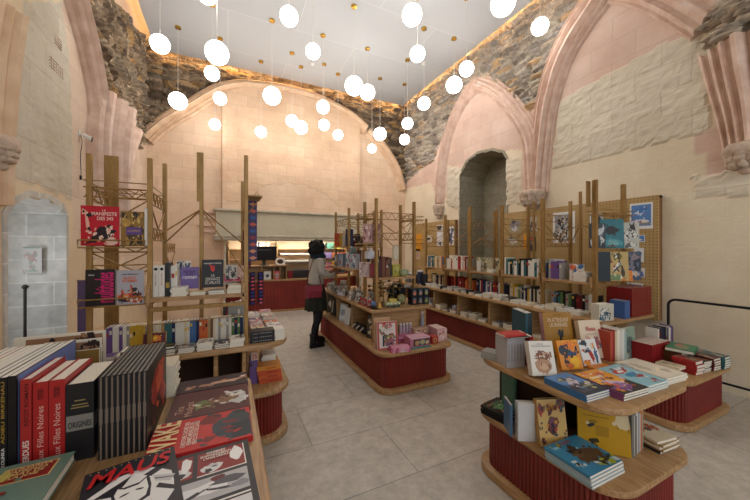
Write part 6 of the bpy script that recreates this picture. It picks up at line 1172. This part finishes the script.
for (ax, ay, sgn) in ((-.085, -.09, -1), (.02, .085, 1)):
    mb = MB(); mb.lathe([(.052, .02), (.056, .06), (.05, .12), (.056, .19), (.058, .21), (.05, .215)], (ax, ay, 0), 16)
    out = [(ax - .06, .0), (ax - .05, .035), (ax + .06, .04), (ax + .15, .042), (ax + .185, .02), (ax + .19, 0), (ax + .185, -.02), (ax + .15, -.042), (ax + .06, -.04), (ax - .05, -.035)]
    g = lambda s_: [((x - ax - .06) * s_ + ax + .06, ay + y * s_) for x, y in out]
    mb.stack([(g(1.0)[::-1], .0), (g(1.04)[::-1], .02)][::1]); mb.stack([(g(1.0)[::-1], .02), (g(.98)[::-1], .045), (g(.75)[::-1], .08), (g(.5)[::-1], .11)]); mb.build('boot', BOOT, root, smooth=True)
mb = MB(); mb.tube([(.03 + .085 * math.cos(a), .09 * math.sin(a), 1.425 + .012 * math.sin(3 * a)) for a in [i * .314 for i in range(20)]], [.04 + .008 * math.sin(i * 2.1) for i in range(20)], 10, closed=True); mb.tube([(.10, .03, 1.41), (.14, .05, 1.3), (.13, .05, 1.2)], [.03, .035, .02], 8); mb.build('scarf', SCARF, root, smooth=True)
mb = MB(); mb.ball((.015, 0, 1.555), .118, 22, 16, sc=(1, 1, 1.12), bump=.25, seed=3)
for k in range(40):
    a = random.uniform(.9, 5.4); zz = random.uniform(1.43, 1.66); rr = .115 * math.sqrt(max(.15, 1 - ((zz - 1.55) / .15) ** 2)); mb.ball((.015 + rr * math.cos(a), rr * math.sin(a), zz), random.uniform(.022, .036), 8, 6, bump=.6, seed=k)
mb.build('hair', HAIR, root, smooth=True)
mb = MB(); mb.ball((.085, 0, 1.545), .074, 18, 12, sc=(.85, .9, 1.2)); mb.tube([(.145, 0, 1.565), (.168, 0, 1.54), (.148, 0, 1.528)], [.008, .014, .01], 8); mb.build('face', SKIN, root, smooth=True)
mb = MB(); [mb.ball((.142, q * .028, 1.566), .011, 10, 7) for q in (-1, 1)]; mb.build('eyes', M('2A1E18', .2), root)
mb = MB(); mb.tube([(.143, -.022, 1.505), (.149, 0, 1.507), (.143, .022, 1.505)], [.003, .007, .003], 8); mb.build('mouth', M('9A4A44', .5), root)
# shoulder bag and the book she reads
r = tag(empty('shoulder_bag', (P0[0] - .10, P0[1] - .24, .80), math.radians(8)), 'burgundy leather shoulder bag hanging at the woman\'s right hip', 'bag'); BG = M('85303C', .35)
mb = MB(); mb.bbox(-.13, -.035, 0, .13, .035, .19, .018); mb.build('body', BG, r); mb = MB(); mb.bbox(-.128, -.042, .09, .128, -.034, .195, .008); mb.build('flap', M('8E3846', .35), r)
mb = MB(); mb.tube(catmull([(-.12, 0, .17), (-.06, .05, .35), (.02, .12, .52), (.08, .20, .635), (.11, .27, .63), (.10, .26, .5), (.13, .08, .3), (.12, .0, .17)], 5), .007, 8); mb.build('strap', M('5A2A28', .5), r)
o = book(.15, .20, .012, 'B8C4D0', (P0[0] + .37, P0[1] - .02, 1.15), 'face', 'pale blue and white book held open in the woman\'s hands', rz=-70, tilt=40); rnd_art(o, ['5A7AA8', 'E0E0DC', '3A4A6A'], 6, .25)
def shorten(t):
    for a, b in (('copy lowest in its pile', 'lowest copy'), ('copy second from the bottom in its pile', 'second copy up'), (' on the near left table', ''), ('between the black and gold book and', 'beside'), ('from the bottom', 'up'), (' at the far left corner of the right table', ' at the far left corner'), ('from the left', 'from left'), ('thick ', ''), ('thin ', ''), (', in the middle beside the visitor', ' beside the visitor'), (', red display cover on its tower', ''), ('with a green leafy top', 'topped with leafy green')):
        if len(t.split()) <= 16: break
        t = t.replace(a, b)
    return t
for o in COL.objects:
    if 'label' in o.keys(): o['label'] = shorten(o['label'])
# ---------------------------------------------------------------- keep the 300 books that show most; merge the rest
bpy.context.view_layer.update()
dg = bpy.context.evaluated_depsgraph_get(); eye = Vector((0, 0, CH)); ci = camo.matrix_world.inverted()
def proj(p): q = ci @ p; return (375 + CF * q.x / -q.z, 247 - CF * q.y / -q.z) if q.z < -.05 else None
def score(o):
    bb = [o.matrix_world @ Vector(c) for c in o.bound_box]; pp = [proj(b) for b in bb]
    if any(p is None for p in pp): return 1e9
    xs = [min(max(p[0], 0), 750) for p in pp]; ys = [min(max(p[1], 0), 500) for p in pp]; ar = (max(xs) - min(xs)) * (max(ys) - min(ys))
    if ar <= 0: return 0
    w, h, t = o['w'], o['h'], o['t']; hit = 0; tot = 0
    fam = [o] + list(o.children); names = {f.name for f in fam}
    pts = []
    for a, b in ((.1, .1), (.9, .12), (.5, .5), (.12, .9), (.88, .9)): pts += [(a * w, b * h, t), (0, b * h, a * t), (a * w, h, b * t)]
    pts += [(.5 * w, 0, .5 * t), (w, .5 * h, .5 * t)]
    for p in pts:
        q = o.matrix_world @ Vector(p); d = q - eye; L = d.length; pj = proj(q)
        if pj is None or not (0 <= pj[0] <= 750 and 0 <= pj[1] <= 500): continue
        ok, lc, nn, ix, ob, mm = SC.ray_cast(dg, eye, d.normalized(), distance=L + .01)
        if ok and ob.name in names and (lc - q).length < .006: hit += 1
    return ar * hit / len(pts)
books = [o for o in COL.objects if o.name.split('.')[0] == 'book' and o.parent is None]
sc_ = sorted(((score(o), o) for o in books), key=lambda a: -a[0])
def drop(o):
    for c in list(o.children): bpy.data.objects.remove(c)
    bpy.data.objects.remove(o)
keep = [o for s, o in sc_[:300] if s > 0]; rest = [o for s, o in sc_[300:] if s > 0]; none = [o for s, o in sc_ if s <= 0]
print('BOOKS', len(books), 'rest', len(rest), 'unseen', len(none))
V = []; F = []; MI = []; mats = []
for o in rest:
    for q in [o] + list(o.children):
        Mx = q.matrix_world; b0 = len(V); V += [tuple(Mx @ v.co) for v in q.data.vertices]
        loc_ = []
        for m in q.data.materials:
            if m not in mats: mats.append(m)
            loc_.append(mats.index(m))
        for p in q.data.polygons: F.append(tuple(i + b0 for i in p.vertices)); MI.append(loc_[p.material_index])
for o in rest: drop(o)
if V:
    me = bpy.data.meshes.new('books'); me.from_pydata(V, [], F); [me.materials.append(m) for m in mats]; me.polygons.foreach_set('material_index', MI)
    o = bpy.data.objects.new('books', me); COL.objects.link(o); tag(o, 'smaller distant books filling gaps along the shelves and tables', 'books', None, 'stuff')
for o in none:
    if o.location.y < 9: drop(o)
for o in COL.objects:
    for k in ('w', 'h', 't'):
        if k in o.keys(): del o[k]
